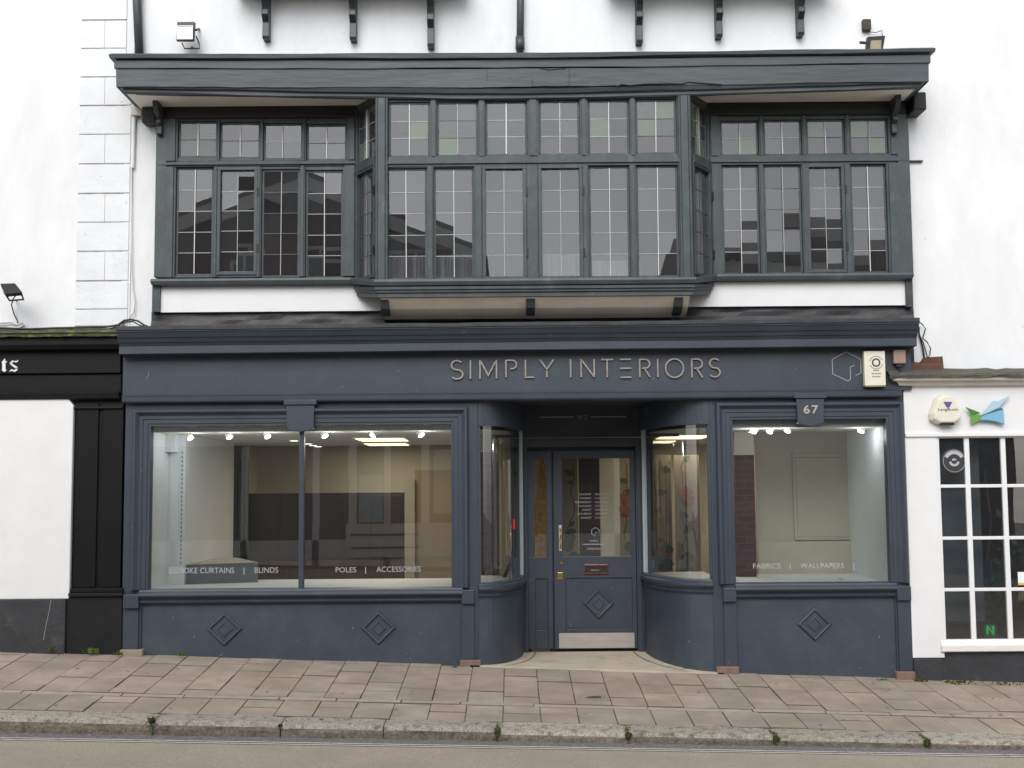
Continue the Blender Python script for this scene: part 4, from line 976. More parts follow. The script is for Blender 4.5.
# ================================================================== SIGNS ON THE FACADE
Yl = yc; sg = empty('shop_sign', U(585, 368, yc), 'thin raised metal letters SIMPLY INTERIORS on the slate blue fascia', 'sign')
def sign_letter(ch, x0, x1, y0, y1, bright=True):
    w, st = LET[ch]; xa, xb = UX(x0, (y0 + y1) / 2, Yl), UX(x1, (y0 + y1) / 2, Yl); zt, zb = UZ((x0 + x1) / 2, y0, Yl), UZ((x0 + x1) / 2, y1, Yl); H = zt - zb
    sx = (xb - xa - .018) / max(w, .001) if ch != 'I' else 1
    mb = MB()
    for s in st: ribbon(mb, [(xa + .009 + (p[0]) * sx if ch != 'I' else (xa + xb) / 2, zb + p[1] * H) for p in s], .015, Yl - .022, Yl - .002, 'sign_metal')
    mb.build('letter', sg)
for ch, a, b, c, d in (('S', 450, 464, 360.5, 379.5), ('I', 469, 472, 360.5, 379), ('M', 478.5, 498, 360.3, 378.8), ('P', 504.5, 518, 360, 377.5), ('L', 524, 535, 360, 378), ('Y', 539, 554.5, 359.8, 377.5),
        ('I', 569, 572, 359.5, 377.5), ('N', 579.5, 595.5, 359.3, 377.3), ('T', 600, 614, 359.2, 377.3), ('E', 619, 632, 359, 378), ('R', 638, 651, 359, 377.3), ('I', 656, 659, 359, 377.3),
        ('O', 664, 684.5, 358.7, 378), ('R', 690, 703.5, 358.7, 377.8), ('S', 708, 720.8, 358.5, 377.5)):
    sign_letter(ch, a, b, c, d)
# hexagon logo right of the fascia
mb = MB(); c = U(846.5, 366.5, Yl); hw = 14.3 / 105.5; hh = 14.8 / 105.5
hp = [(c.x, c.z + hh), (c.x + hw, c.z + hh * .48), (c.x + hw, c.z - hh * .45), (c.x + hw * .62, c.z - hh * .62)]
ribbon(mb, hp, .007, Yl - .006, Yl - .001, 'vinyl_grey')
ribbon(mb, [(c.x, c.z + hh), (c.x - hw, c.z + hh * .48), (c.x - hw, c.z - hh * .5), (c.x + .01, c.z - hh), (c.x + hw * .25, c.z - hh * .86), (c.x + hw * .25, c.z - hh * .05), (c.x + hw * .55, c.z + hh * .08)], .007, Yl - .006, Yl - .001, 'vinyl_grey')
tag(mb.build('logo_sign'), 'thin pale outline hexagon emblem at the right end of the blue fascia', 'sign')
mb = MB(); c = U(142, 366.5, Yl)
ribbon(mb, [(c.x - .06, c.z + .09), (c.x, c.z + .13), (c.x + .06, c.z + .10)], .006, Yl - .004, Yl - .001, 'etched_line')
ribbon(mb, [(c.x + .04, c.z - .12), (c.x + .065, c.z - .09), (c.x + .07, c.z - .05)], .006, Yl - .004, Yl - .001, 'etched_line')
tag(mb.build('logo_sign'), 'worn remains of an outline emblem at the left end of the blue fascia', 'sign')
# rectangular alarm box
ab = empty('alarm_box', U(875, 384, yc), 'tall cream alarm box with a black ring on the blue fascia', 'alarm box')
r = rect(864.5, 351, 885.5, 385.5, yc - .07)
mb = MB(); mb.box(r[0], r[1], yc - .07, yc - .001, r[2], r[3], 'cream_plastic'); bx = mb.build('housing', ab, bev=.006)
mb = MB(); mb.box(r[0] + .002, r[1] - .002, yc - .068, yc - .004, r[2] - .012, r[2] + .03, 'cream_plastic_dark'); mb.box(r[0] - .001, r[0] + .03, yc - .072, yc - .01, r[2], r[3] - .01, 'cream_plastic'); mb.build('lower_trim', ab, bev=.003)
cx, cz = (r[0] + r[1]) / 2 + .012, r[3] - .11; mb = MB(); ribbon(mb, arcpts(cx, cz, .034, .034, 0, 360, 28), .013, yc - .073, yc - .070, 'ink')
for a0 in list(range(25, 156, 13)) + list(range(205, 336, 13)):
    ribbon(mb, arcpts(cx, cz, .062, .060, a0, a0 + 8, 2), .010, yc - .072, yc - .070, 'etched_line')
for k, (w, zz) in enumerate(((.03, .185), (.045, .215), (.040, .243))):
    for q in range(6): mb.box(cx - w + q * w / 3, cx - w + q * w / 3 + w / 3 * .7, yc - .072, yc - .070, r[3] - zz - .006, r[3] - zz + .006, 'etched_line')
mb.build('printed_emblem', bx)

# ================================================================== LEFT BUILDING
LB = empty('left_shop_building', (-6, 12.2, .2), 'white rendered building with black shopfront at the left edge beside the blue shop', 'building')
xq0, xq1 = UX(79, 160, YW), XL
xf1 = UX(121, 360, 12.0)
mb = MB(); mb.box(-12, xq1 - .002, YW - .01, YW + .3, 2.6, 8.2, 'white_render'); mb.build('wall', LB)
mb = MB(); mb.prism_x([(11.8, 8.15), (11.8, 8.2), (15.5, 10.6), (19.2, 8.2), (19.2, 8.15)], -12, XL - .01, 'slate'); mb.build('roof', LB)
mb = MB(); mb.box(-12, XL - .01, 18.6, 18.9, -1, 8.15, 'opp_brick'); mb.box(-12, -11.9, 12.45, 18.6, -1, 8.15, 'opp_brick'); mb.build('outer_wall', LB)
mb = MB(); mb.box(xq0 + .004, UX(123.6, 200, YW), YW - .014, YW - .003, 2.9, 8.0, 'quoin_joint'); mb.build('quoin_joint', LB)
mb = MB()
ql = [-40, -10, 19.5, 48, 76.5, 105, 134, 163.5, 193, 222, 251, 280.5, 309, 326]
for i in range(len(ql) - 1):
    zt, zb = UZ(104, ql[i], YW - .03) - .004 - .003 * (i % 3), UZ(104, ql[i + 1], YW - .03) + .004
    xr = UX(124 if i < 4 else 130, 200, YW); xm = UX(104.5, ql[i] + 14, YW - .03)
    if i % 2 == 1 or True:
        if i in (0, 2, 4, 6, 8, 10): 
            mb.box(xq0, xm - .0012, YW - .022, YW - .005, zb, zt, 'white_quoin'); mb.box(xm + .0012, xr, YW - .022, YW - .005, zb, zt, 'white_quoin')
        else: mb.box(xq0, xr, YW - .022, YW - .005, zb, zt, 'white_quoin')
mb.build('quoins', LB, bev=.004)
# black shopfront
Yk = 12.0
mb = MB(); mb.box(-12, xf1, Yk - .02, YW + .1, UZ(60, 373.5, Yk), UZ(60, 350, Yk), 'black_paint'); mb.box(-12, xf1, Yk + .01, YW + .1, UZ(60, 397, Yk), UZ(60, 374.5, Yk), 'black_paint'); fb = mb.build('fascia', LB, bev=.004)
# blackletter "ts"
def px_poly(mb, pts, y0, y1, m):
    mb.prism_y([(U(a, b, y0).x, U(a, b, y0).z) for a, b in pts], y0, y1, m)
def K(x, y): return (x / 19.2, 340 + y / 19.2)
mb = MB()
for poly in ([(85, 355), (100, 385), (105, 408), (105, 560), (112, 580), (132, 572), (100, 605), (86, 614), (62, 603), (35, 583), (42, 560), (42, 440), (24, 432), (48, 408)],
             [(100, 408), (135, 408), (122, 436), (100, 436)]):
    px_poly(mb, [K(*q) for q in poly], Yk - .03, Yk - .019, 'white_paint')
for poly in ([(345, 380), (350, 400), (325, 425), (290, 430), (262, 412), (232, 440), (232, 470), (192, 470), (190, 430), (240, 392), (285, 405), (320, 400)],
             [(192, 468), (232, 455), (335, 520), (335, 560), (300, 545)],
             [(335, 540), (335, 575), (285, 614), (240, 595), (200, 600), (172, 608), (215, 560), (250, 570), (285, 580), (296, 560), (296, 525)]):
    px_poly(mb, [K(*q) for q in poly], Yk - .031, Yk - .019, 'white_paint')
mb.build('sign_lettering', fb)
mb = MB(); 
mb.sweep([(-12, Yk - .02), (xf1 + .01, Yk - .02)], [(0, UZ(60, 352, Yk)), (.08, UZ(60, 350.5, Yk)), (.10, UZ(60, 346, Yk)), (.10, UZ(60, 337.5, Yk)), (.14, UZ(60, 336.5, Yk)), (.14, UZ(60, 334.5, Yk)), (-.1, UZ(60, 333.5, Yk)), (-.1, UZ(60, 352, Yk))], 'black_paint'); mb.build('shop_cornice', LB, bev=.003)
mb = MB(); rn = random.Random(2); N = 120; g = []
for i in range(N + 1):
    x = -12 + (xf1 + .03 + 12) * i / N; row = []
    for j, (yy, zz) in enumerate(((Yk - .165, 336.5), (Yk - .16, 334), (Yk - .08, 331.5), (Yk + .02, 329.8), (YW, 328))):
        row.append((x, yy + noise.noise(Vector((x * 6, j, 1))) * .012, UZ(60, zz, yy) + noise.noise(Vector((x * 9, j * 3, 1))) * .014))
    g.append(row)
for i in range(N):
    for j in range(4): mb.poly([g[i][j], g[i + 1][j], g[i + 1][j + 1], g[i][j + 1]], 'moss')
mb.build('mossy_ledge', LB)
mb = MB()
r = rect(-20, 396, 72.5, 599, Yk); mb.prism_y([(-12, r[2]), (r[1] - .01, r[2]), (r[1], r[2] + .02), (r[1], r[3] - .10), (r[1] - .06, r[3] - .02), (-12, r[3] - .0)], Yk - .03, YW + .1, 'white_paint'); mb.build('white_panel', LB, bev=.008)
mb = MB(); mb.sweep([(-12, Yk), (xf1 + .0, Yk)], [(0, UZ(60, 401, Yk)), (.05, UZ(60, 399, Yk)), (.07, UZ(60, 394, Yk)), (.05, UZ(60, 392.5, Yk)), (0, UZ(60, 392, Yk))], 'black_plinth'); mb.build('moulding', LB)
mb = MB(); mb.pbox(72, 400, 122.5, 590, Yk + .02, YW + .1, 'black_paint'); mb.pbox(74, 404, 97, 588, Yk - .0, Yk + .02, 'black_paint'); mb.build('black_panelling', LB, bev=.006); mb = MB(); mb.pbox(101.5, 404, 122, 588, Yk - .0, Yk + .02, 'black_paint'); mb.build('black_panelling', LB, bev=.006)
mb = MB(); mb.pbox(70, 588.5, 122.5, 592.5, Yk - .035, Yk + .05, 'black_paint'); mb.build('ledge', LB, bev=.004); mb = MB(); mb.pbox(68, 593, 122.5, 596.5, Yk - .05, Yk + .05, 'black_plinth'); mb.build('ledge', LB, bev=.004); mb = MB(); mb.pbox(72, 406.5, 122, 408.5, Yk - .025, Yk + .05, 'black_plinth'); mb.build('ledge', LB, bev=.004)
mb = MB(); mb.box(UX(67, 620, Yk), UX(122.5, 620, Yk), Yk - .02, YW + .1, zg, UZ(95, 596, Yk), 'black_plinth'); mb.build('black_plinth', LB, bev=.006)
mb = MB(); mb.box(-12, UX(67, 620, Yk) - .002, Yk - .045, YW + .1, zg, r[2], 'grey_plinth'); mb.build('grey_plinth', LB, bev=.008)
mb = MB(); mb.tube([U(51, 600, Yk - .047), U(49, 612, Yk - .047), U(46, 625, Yk - .047), U(43.5, 640, Yk - .047)], .0015, 'stone_trim', 5); mb.build('crack', LB)

# ================================================================== RIGHT BUILDING
RB = empty('right_shop_building', (6, 12.2, -.1), 'white building with small paned shop window at the right edge', 'building')
xr0 = XR
mb = MB(); mb.box(xr0 + .0, 12, YW, YW + .3, 2.4, 8.2, 'white_render'); mb.build('wall', RB)
mb = MB(); mb.prism_x([(11.8, 8.15), (11.8, 8.2), (15.5, 10.6), (19.2, 8.2), (19.2, 8.15)], XR + .01, 12, 'slate'); mb.build('roof', RB)
mb = MB(); mb.box(XR + .01, 12, 18.6, 18.9, -1, 8.15, 'opp_brick'); mb.box(11.9, 12, 12.45, 18.6, -1, 8.15, 'opp_brick'); mb.build('outer_wall', RB)
Yr = 11.98
mb = MB(); xw0 = UX(904, 410, Yr)
mb.box(xw0, 12, Yr, YW + .1, UZ(965, 434, Yr), UZ(965, 382, Yr), 'white_paint'); mb.build('fascia', RB, bev=.004)
mb = MB(); mb.box(xw0, 12, Yr - .02, Yr + .05, UZ(965, 436.5, Yr), UZ(965, 433, Yr), 'white_paint'); mb.build('fascia_moulding', RB, bev=.004)
xcs = UX(896, 381, Yr - .12)
mb = MB(); mb.sweep([(xcs + .1, YW), (xcs + .1, Yr), (12, Yr)], [(0, UZ(965, 386.5, Yr)), (.05, UZ(965, 385.5, Yr)), (.07, UZ(965, 382, Yr)), (.11, UZ(965, 381, Yr)), (.12, UZ(965, 377.5, Yr)), (.0, UZ(965, 376.5, Yr))], 'stone_trim'); mb.build('shop_cornice', RB, bev=.003)
mb = MB(); N = 90; g = []; xe0 = UX(890, 376, Yr - .15)
for i in range(N + 1):
    x = xe0 + (12 - xe0) * i / N; row = []; lift = .03 * math.exp(-(x - xe0) / .5)
    for j, (yy, zz) in enumerate(((Yr - .135, 377.2), (Yr - .14, 375.2), (Yr - .10, 373.5), (Yr + .02, 371.3), (YW - .01, 369))):
        row.append((x, yy + noise.noise(Vector((x * 7, j, 4))) * .02, UZ(965, zz, yy) + noise.noise(Vector((x * 8, j * 3, 6))) * .016 + lift * (j / 4)))
    g.append(row)
for i in range(N):
    for j in range(4): mb.poly([g[i][j], g[i + 1][j], g[i + 1][j + 1], g[i][j + 1]], 'lead_light')
mb.build('lead_ledge', RB)
mb = MB(); r1 = rect(904, 355.5, 942.5, 373, YW - .06); mb.prism_y([(r1[0], r1[2]), (r1[1] + .01, r1[2]), (r1[1], r1[3] - .01), (r1[0] + .2, r1[3] - .02), (r1[0] + .16, r1[3] - .07), (r1[0], r1[3] - .05)], YW - .07, YW - .007, 'brick_red'); mb.build('brick_upstand', RB)
mb = MB(); mb.box(xw0, UX(940.5, 540, Yr), Yr, YW + .1, UZ(922, 658, Yr), UZ(922, 436, Yr), 'white_paint'); mb.build('pier', RB, bev=.006)
mb = MB(); mb.box(UX(913.5, 670, Yr), UX(942, 670, Yr), Yr - .02, YW + .1, zg, UZ(922, 658.5, Yr), 'grey_plinth'); mb.box(UX(942, 670, Yr) + .002, 12, Yr + .02, YW + .1, zg, UZ(980, 652, Yr), 'grey_plinth'); mb.build('plinth', RB, bev=.008)
# sash window
xs0, xs1 = UX(940.5, 540, Yr), UX(1160, 540, Yr)
mb = MB(); sw = Yr + .03
zr = [UZ(980, v, sw) for v in (438, 486, 538, 589.5, 639)]
col_e = [941, 970, 1006.5, 1042, 1078, 1114, 1150]
cx_ = [UX(v, 540, sw) for v in col_e]
top_l = UX(941, 460, sw); 
mb.box(cx_[0] - .03, cx_[-1] + .05, sw - .02, sw + .04, zr[0], UZ(980, 434, sw), 'white_paint')
mb.box(cx_[0] - .03, cx_[-1] + .05, sw - .02, sw + .04, UZ(980, 650, sw) + .05, zr[4], 'white_paint')
mb.box(cx_[0] - .03, cx_[0] + .01, sw - .02, sw + .04, zr[4], zr[0], 'white_paint'); mb.box(cx_[-1] - .01, cx_[-1] + .05, sw - .02, sw + .04, zr[4], zr[0], 'white_paint')
for c in cx_[1:-1]: mb.box(c - .024, c + .024, sw - .012, sw + .03, zr[4], zr[0], 'white_paint')
for c in zr[1:-1]: mb.box(cx_[0], cx_[-1], sw - .009, sw + .027, c - .016, c + .016, 'white_paint')
rw = mb.build('window', RB, bev=.006)
mb = MB()
for i in range(len(cx_) - 1):
    for j in range(4):
        a, b, c, d = cx_[i], cx_[i + 1], zr[j + 1], zr[j]; t = GL.gauss(0, .004) * (b - a); s = GL.gauss(0, .004) * (d - c)
        mb.poly([(a, sw + .01 - t - s, c), (b, sw + .01 + t - s, c), (b, sw + .01 + t + s, d), (a, sw + .01 - t + s, d)], 'sash_glass')
mb.build('pane', rw)
mb = MB(); mb.sweep([(UX(940.5, 645, Yr), Yr), (xs1 + .2, Yr)], [(0, UZ(980, 652, Yr)), (.03, UZ(980, 651, Yr)), (.035, UZ(980, 645, Yr)), (.0, UZ(980, 640, Yr)), (-.05, UZ(980, 640, Yr)), (-.05, UZ(980, 652, Yr))], 'white_sill'); mb.build('window_sill', RB, bev=.004)
mb = MB(); mb.box(xs1 + .03, 12, Yr, YW + .1, -.5, UZ(965, 436, Yr), 'white_paint'); mb.build('pier', RB)
# room behind
mb = MB(); a, b = xs0 - .3, xs1 + .5; y0, y1 = YW + .1, 15.5; c, d = -.3, 2.5
for q in ([(a, y0, c), (b, y0, c), (b, y1, c), (a, y1, c)], [(a, y0, d), (b, y0, d), (b, y1, d), (a, y1, d)], [(a, y1, c), (b, y1, c), (b, y1, d), (a, y1, d)], [(a, y0, c), (a, y1, c), (a, y1, d), (a, y0, d)], [(b, y0, c), (b, y1, c), (b, y1, d), (b, y0, d)]): mb.poly(q, 'room_mid')
mb.poly([(a, y0, .45), (b, y0, .45), (b, 12.9, .45), (a, 12.9, .45)], 'room_grey'); mb.build('front_room', RB)
L = None
mb = MB(); mb.box(UX(938, 540, 12.35), UX(981, 540, 12.35), 12.33, 12.38, .45, 2.4, 'int_greyblue'); mb.build('window_screen', RB)
# round vent disc in the top pane
mb = MB(); c = U(954, 461, sw); 
mb.tube([(c.x, sw - .004, c.z), (c.x, sw + .006, c.z)], .118, 'ink', 40)
ribbon(mb, arcpts(c.x, c.z, .082, .082, 25, 155, 16), .032, sw - .007, sw - .004, 'grey_vinyl'); ribbon(mb, arcpts(c.x, c.z, .104, .104, 0, 360, 40), .005, sw - .007, sw - .004, 'vinyl_grey')
ribbon(mb, arcpts(c.x, c.z - .0, .04, .04, 190, 350, 12), .022, sw - .007, sw - .004, 'grey_vinyl'); ribbon(mb, arcpts(c.x, c.z, .016, .016, 20, 160, 8), .016, sw - .007, sw - .004, 'grey_vinyl')
tag(mb.build('window_vent'), 'round black vent disc with grey arcs in the top left pane of the white window', 'vent')

# triangular alarm box
ab = empty('alarm_box', U(942, 420, Yr), 'three sided cream alarm box with a purple triangle on the white fascia', 'alarm box')
c = U(944, 410, Yr); w = .155; Hh = .145
def tri_pts(k, dx=0): 
    P = [(-.045, .145), (.045, .145), (.08, .11), (.145, -.04), (.14, -.085), (.07, -.135), (-.075, -.135), (-.14, -.095), (-.147, -.04), (-.085, .11)]
    return [(c.x + dx + a * k, c.z + b * k) for a, b in P]
mb = MB(); L = []
for k, y, dx in ((.98, Yr - .001, -.012), (1.0, Yr - .05, -.010), (.90, Yr - .085, .004), (.82, Yr - .09, .006)):
    L.append(len(mb.v)); mb.v += [(x, y, zz) for x, zz in tri_pts(k, dx)]
for a, b in zip(L, L[1:]):
    for i in range(10): mb.face((a + i, b + i, b + (i + 1) % 10, a + (i + 1) % 10), 'cream_plastic')
mb.face([L[-1] + i for i in range(10)], 'cream_plastic'); hs = mb.build('housing', ab)
mb = MB(); ct = (c.x + .008, c.z + .05); mb.prism_y([(ct[0] - .042, ct[1] + .022), (ct[0] + .042, ct[1] + .022), (ct[0] + .012, ct[1] - .032), (ct[0] - .012, ct[1] - .032)], Yr - .094, Yr - .0895, 'purple'); mb.build('printed_emblem', hs)
text("LangBusin", 'printed_name', 'ink', hs, c.x + .008, Yr - .0915, c.z - .012, .026, .0006, width=.19)
mb = MB(); mb.box(c.x - .055, c.x + .065, Yr - .075, Yr - .02, c.z - .148, c.z - .128, 'black_plastic'); mb.build('siren_slot', ab)
# bird sign
bd = empty('bird_sign', U(990, 415, Yr), 'folded paper style bird sign in blue and green on the white fascia', 'sign')
def Q(x, y): return (920 + x / 9.846, 385 + y / 9.846)
def bpoly(pts, m, name, y0=Yr - .045, par=bd):
    mb = MB(); mb.prism_y([(U(*Q(a, b), y0).x, U(*Q(a, b), y0).z) for a, b in pts], y0, y0 + .012, m); return mb.build(name, par, bev=.0015)
bpoly([(600, 292), (720, 155), (770, 158), (895, 98), (800, 200), (780, 222), (640, 285)], 'logo_pale', 'wing')
bpoly([(600, 302), (640, 285), (800, 222), (822, 238), (640, 292), (602, 312)], 'logo_deep', 'wing_fold', Yr - .05)
bpoly([(602, 312), (640, 292), (822, 236), (832, 385), (740, 355), (660, 345), (598, 345)], 'logo_blue', 'body', Yr - .046)
bpoly([(598, 345), (660, 345), (740, 354), (832, 384), (832, 390), (740, 362), (660, 352), (600, 352)], 'logo_deep', 'body_edge', Yr - .051)
bpoly([(448, 216), (585, 268), (590, 285), (520, 300)], 'logo_dark_green', 'tail', Yr - .049)
bpoly([(505, 300), (600, 290), (602, 345), (512, 385), (500, 350)], 'logo_green', 'head', Yr - .047)
mb = MB(); 
for a, b in ((745, 200), (560, 330), (760, 300)):
    q = U(*Q(a, b), Yr); mb.tube([(q.x, Yr - .035, q.z), (q.x, Yr, q.z)], .006, 'iron')
mb.build('fixing_pin', bd)

# ================================================================== SMALL FIXTURES
def pipe(px, y0, y1, wpx, label, px_top=None, collar=None):
    Yp_ = YW - .07; a = U(px_top or px, y0, Yp_); b = U(px, y1, Yp_); mb = MB(); mb.tube([a + Vector((0, 0, .6)), a, b], wpx / 105 / 2, 'pipe_grey', 14)
    if collar:
        k = U(px, collar, Yp_); mb.tube([k + Vector((0, 0, .03)), k - Vector((0, 0, .10))], wpx / 105 / 2 * 1.25, 'pipe_grey', 14)
    return tag(mb.build('downpipe', smooth=True), label, 'downpipe')
pipe(139.5, 2, 57, 9, 'grey downpipe above the left end of the timber cornice beside the floodlight', 137)
pipe(520, 2, 54, 7.5, 'thin grey downpipe above the middle of the timber cornice', 520.5, 40)
# floodlights
def flood(name, label, housing_px, Y, face_px, tiltd, bracket_pts, fw):
    e = empty(name, U(housing_px[0], housing_px[1], Y), label, 'floodlight', 'floodlights on the white walls'); return e
# 1) top left, square LED facing down-out
e = flood('floodlight', 'small square LED floodlight with white lens above the left end of the timber cornice', (187, 36), 12.0, 0, 0, 0, 0)
r = rect(177.5, 22.5, 195, 42, 11.97)
mb = MB(); mb.hexa([(r[0], 11.92, r[2]), (r[1], 11.92, r[2]), (r[1], 11.97, r[2]), (r[0], 11.97, r[2]), (r[0], 11.95, r[3]), (r[1], 11.95, r[3]), (r[1], 12.0, r[3]), (r[0], 12.0, r[3])], 'black_plastic'); mb.build('housing', e, bev=.005)
h = r[3] - r[2]
mb = MB(); mb.loft((r[0] + .008, r[1] - .008, r[2] + .008, r[3] - .05), [(0, 11.925), (0, 11.915), (.006, 11.915), (.012, 11.922)], 'lamp_glass'); mb.poly([(r[0] + .014, 11.918, r[2] + .012), (r[1] - .014, 11.918, r[2] + .012), (r[1] - .014, 11.922, r[3] - .058), (r[0] + .014, 11.922, r[3] - .058)], 'lamp_reflector'); mb.build('lens', e)
mb = MB(); mb.tube([U(182, 43, 12.0), U(184.5, 48.5, 12.06), U(199.5, 48.5, 12.06), U(199, 43, 12.04), U(196, 36, 12.0)], .007, 'iron', 6); mb.tube([U(192, 48, 12.06), U(192, 47, YW)], .008, 'iron', 6); mb.tube([U(196, 30, 12.0), U(199, 29, YW)], .012, 'black_plastic', 6); mb.build('bracket', e)
# 2) left edge, tilted up slab
e = flood('floodlight', 'wide flat floodlight on a strap bracket above the mossy ledge at the left edge', (10, 292), 12.0, 0, 0, 0, 0)
A = [U(0, 283.5, 11.85), U(15, 283, 11.85), U(22, 292, 11.75), U(5, 293.5, 11.75)]
dn = Vector((0, .03, -.03)); mb = MB(); mb.hexa([tuple(q + dn) for q in (A[3], A[2], A[1], A[0])] + [tuple(q) for q in (A[3], A[2], A[1], A[0])], 'black_plastic'); mb.build('housing', e, bev=.004)
mb = MB(); mb.tube([U(4, 292, 11.82), U(9.5, 300.5, 11.95), U(23.5, 299.5, 11.95), U(20.5, 291, 11.82)], .009, 'iron', 6); mb.tube([U(15, 300, 11.95), U(16, 300, YW)], .009, 'iron', 6); mb.build('bracket', e)
mb = MB(); mb.tube([U(18, 293, 11.9), U(13, 299, 11.97), U(11.5, 305, 12.08), U(14, 314, 12.1), U(17, 320, 12.1), U(18.5, 325, 12.1)], .006, 'cable', 6); mb.build('flex', e)
# 3) top right, small trapezoid lamp
e = flood('floodlight', 'small black floodlight standing on the right end of the timber cornice', (875, 43), 11.9, 0, 0, 0, 0)
A = [U(868, 36.5, 11.86), U(885.5, 35.5, 11.86), U(883, 50, 11.78), U(866.5, 50, 11.78)]; bk = Vector((0, .07, .01))
mb = MB(); mb.hexa([tuple(A[3]), tuple(A[2]), tuple(A[2] + bk), tuple(A[3] + bk), tuple(A[0]), tuple(A[1]), tuple(A[1] + bk), tuple(A[0] + bk)], 'black_plastic'); mb.build('housing', e, bev=.005)
mb = MB(); mb.poly([tuple(U(870, 49, 11.775)), tuple(U(881, 49, 11.775)), tuple(U(881.5, 40, 11.83)), tuple(U(871, 40.5, 11.83))], 'cream_plastic_dark'); mb.build('lens', e)
mb = MB(); mb.tube([U(860, 42.5, 11.9), U(868, 43, 11.85)], .014, 'iron', 8); mb.tube([U(878, 45, 11.9), U(878, 45, YW)], .012, 'iron', 8); mb.build('bracket', e)
# sensor
e = empty('sensor_box', U(867, 24, YW), 'small dark sensor box on the white wall above the right floodlight', 'sensor')
r = rect(863, 18.5, 871.5, 30, YW - .06); mb = MB(); mb.box(r[0], r[1], YW - .06, YW, r[2], r[3], 'iron'); mb.build('housing', e, bev=.012)
mb = MB(); mb.tube([U(866, 30, YW - .03), U(870, 32, YW - .03), U(876, 32.5, YW - .03), U(881.5, 30.5, YW - .03), U(882.5, 36, YW - .1)], .004, 'cable', 6); mb.build('flex', e)
# white junction box and its cable on the left
e = empty('junction_box', U(135, 112, YW), 'small white junction box under the left end of the timber cornice', 'junction box')
r = rect(130.5, 106.5, 141.5, 115, YW - .07); mb = MB(); mb.box(r[0], r[1], YW - .07, YW - .015, r[2], r[3], 'stone_trim'); mb.build('housing', e, bev=.004)
def cable(name, pts, rad, m, label, cat='cable', group=None): mb = MB(); mb.tube(pts, rad, m, 6); return tag(mb.build(name, smooth=True), label, cat, group)
cable('cable', [U(a, b, YW - .03) for a, b in ((137, 114), (135, 122), (133, 135), (132, 155), (131.7, 185), (131.5, 225), (131.8, 270), (133, 290), (135, 302), (134, 312), (128, 320), (121, 326))], .006, 'cable_white', 'white painted cable running down the wall edge beside the quoins')
mb = MB(); mb.tube([U(134, 115, YW - .03), U(133.5, 140, YW - .03), U(132.5, 168, YW - .03)], .018, 'white_quoin', 8); tag(mb.build('conduit'), 'short white painted conduit beside the left edge of the bay windows', 'conduit')
yb_ = YW - .05
cable('cable', [U(a, b, 12.02 if i > 0 else 12.02) for i, (a, b) in enumerate(((-20, 327.5), (30, 329), (55, 328), (80, 327.5), (105, 327), (118, 325), (124, 320.5), (131, 319.5), (138, 321), (144, 325), (150, 327.5)))], .010, 'cable', 'thick black cable along the top of the black shopfront ledge')
cable('cable', [U(a, b, 11.98) for a, b in ((110, 329), (118, 326), (125, 322), (133, 321.5), (139, 325), (146, 327), (160, 326.5))], .007, 'cable', 'black cable looping over the joint between black and blue shopfronts')
cable('cable', [U(a, b, 12.1) for a, b in ((-5, 323.5), (4, 322.5), (12, 322), (17, 325), (22, 322.5), (24, 326), (18, 328), (8, 327))], .011, 'cable_white', 'grey coiled cable under the left edge floodlight')
cable('cable', [U(a, b + 3 * math.sin(a * .11) * .25, 11.95) for a, b in [(152 + i * 24, 327.8 - i * .27) for i in range(32)]], .008, 'cable', 'long black cable lying on the lead above the blue shop cornice')
cable('cable', [U(a, b, YW - .04 - .003 * i) for i, (a, b) in enumerate(((900, 320.5), (912, 320.5), (918, 321), (923, 325), (925.5, 329), (924, 334), (922.5, 338), (927, 342), (930.5, 348), (930, 354), (928, 358)))], .006, 'cable', 'loose outer cable curving down at the right end of the blue cornice', 'cable', 'cables at the right end of the blue cornice')
cable('cable', [U(a, b, YW - .03) for a, b in ((915, 322), (919, 328), (919, 333), (921, 341), (923, 349), (924, 356), (926, 366))], .009, 'cable', 'thick straight black cable dropping from the blue cornice to the brick upstand', 'cable', 'cables at the right end of the blue cornice')
cable('cable', [U(a, b, YW - .05) for a, b in ((917, 330), (920, 336), (923, 342), (926, 352), (929, 364))], .006, 'cable', 'thin black cable beside the thick one at the right end of the blue cornice', 'cable', 'cables at the right end of the blue cornice')
e = empty('junction_box', U(899, 357, yc), 'brown rectangular junction box beside the tall cream alarm box', 'junction box')
r = rect(893.8, 349.5, 906, 363.5, yc - .06); mb = MB(); mb.box(r[0], r[1], yc - .06, yc - .001, r[2], r[3], 'brown_box'); mb.build('housing', e, bev=.008)
mb = MB(); mb.box((r[0] + r[1]) / 2 - .03, (r[0] + r[1]) / 2 + .03, yc - .045, yc - .01, r[2] - .03, r[2] + .002, 'black_plastic'); mb.tube([(r[0] + .06, yc - .03, r[2] - .02), (r[0] + .07, yc - .03, r[2] - .09)], .008, 'cable'); mb.build('cable_gland', e)
mb = MB(); r = rect(909, 160, 923, 162, YW - .03); mb.box(r[0], r[1], YW - .03, YW - .004, r[2] + .004, r[3] - .002, 'iron'); tag(mb.build('iron_peg'), 'short rusty iron peg on the white wall right of the bay windows', 'iron peg')

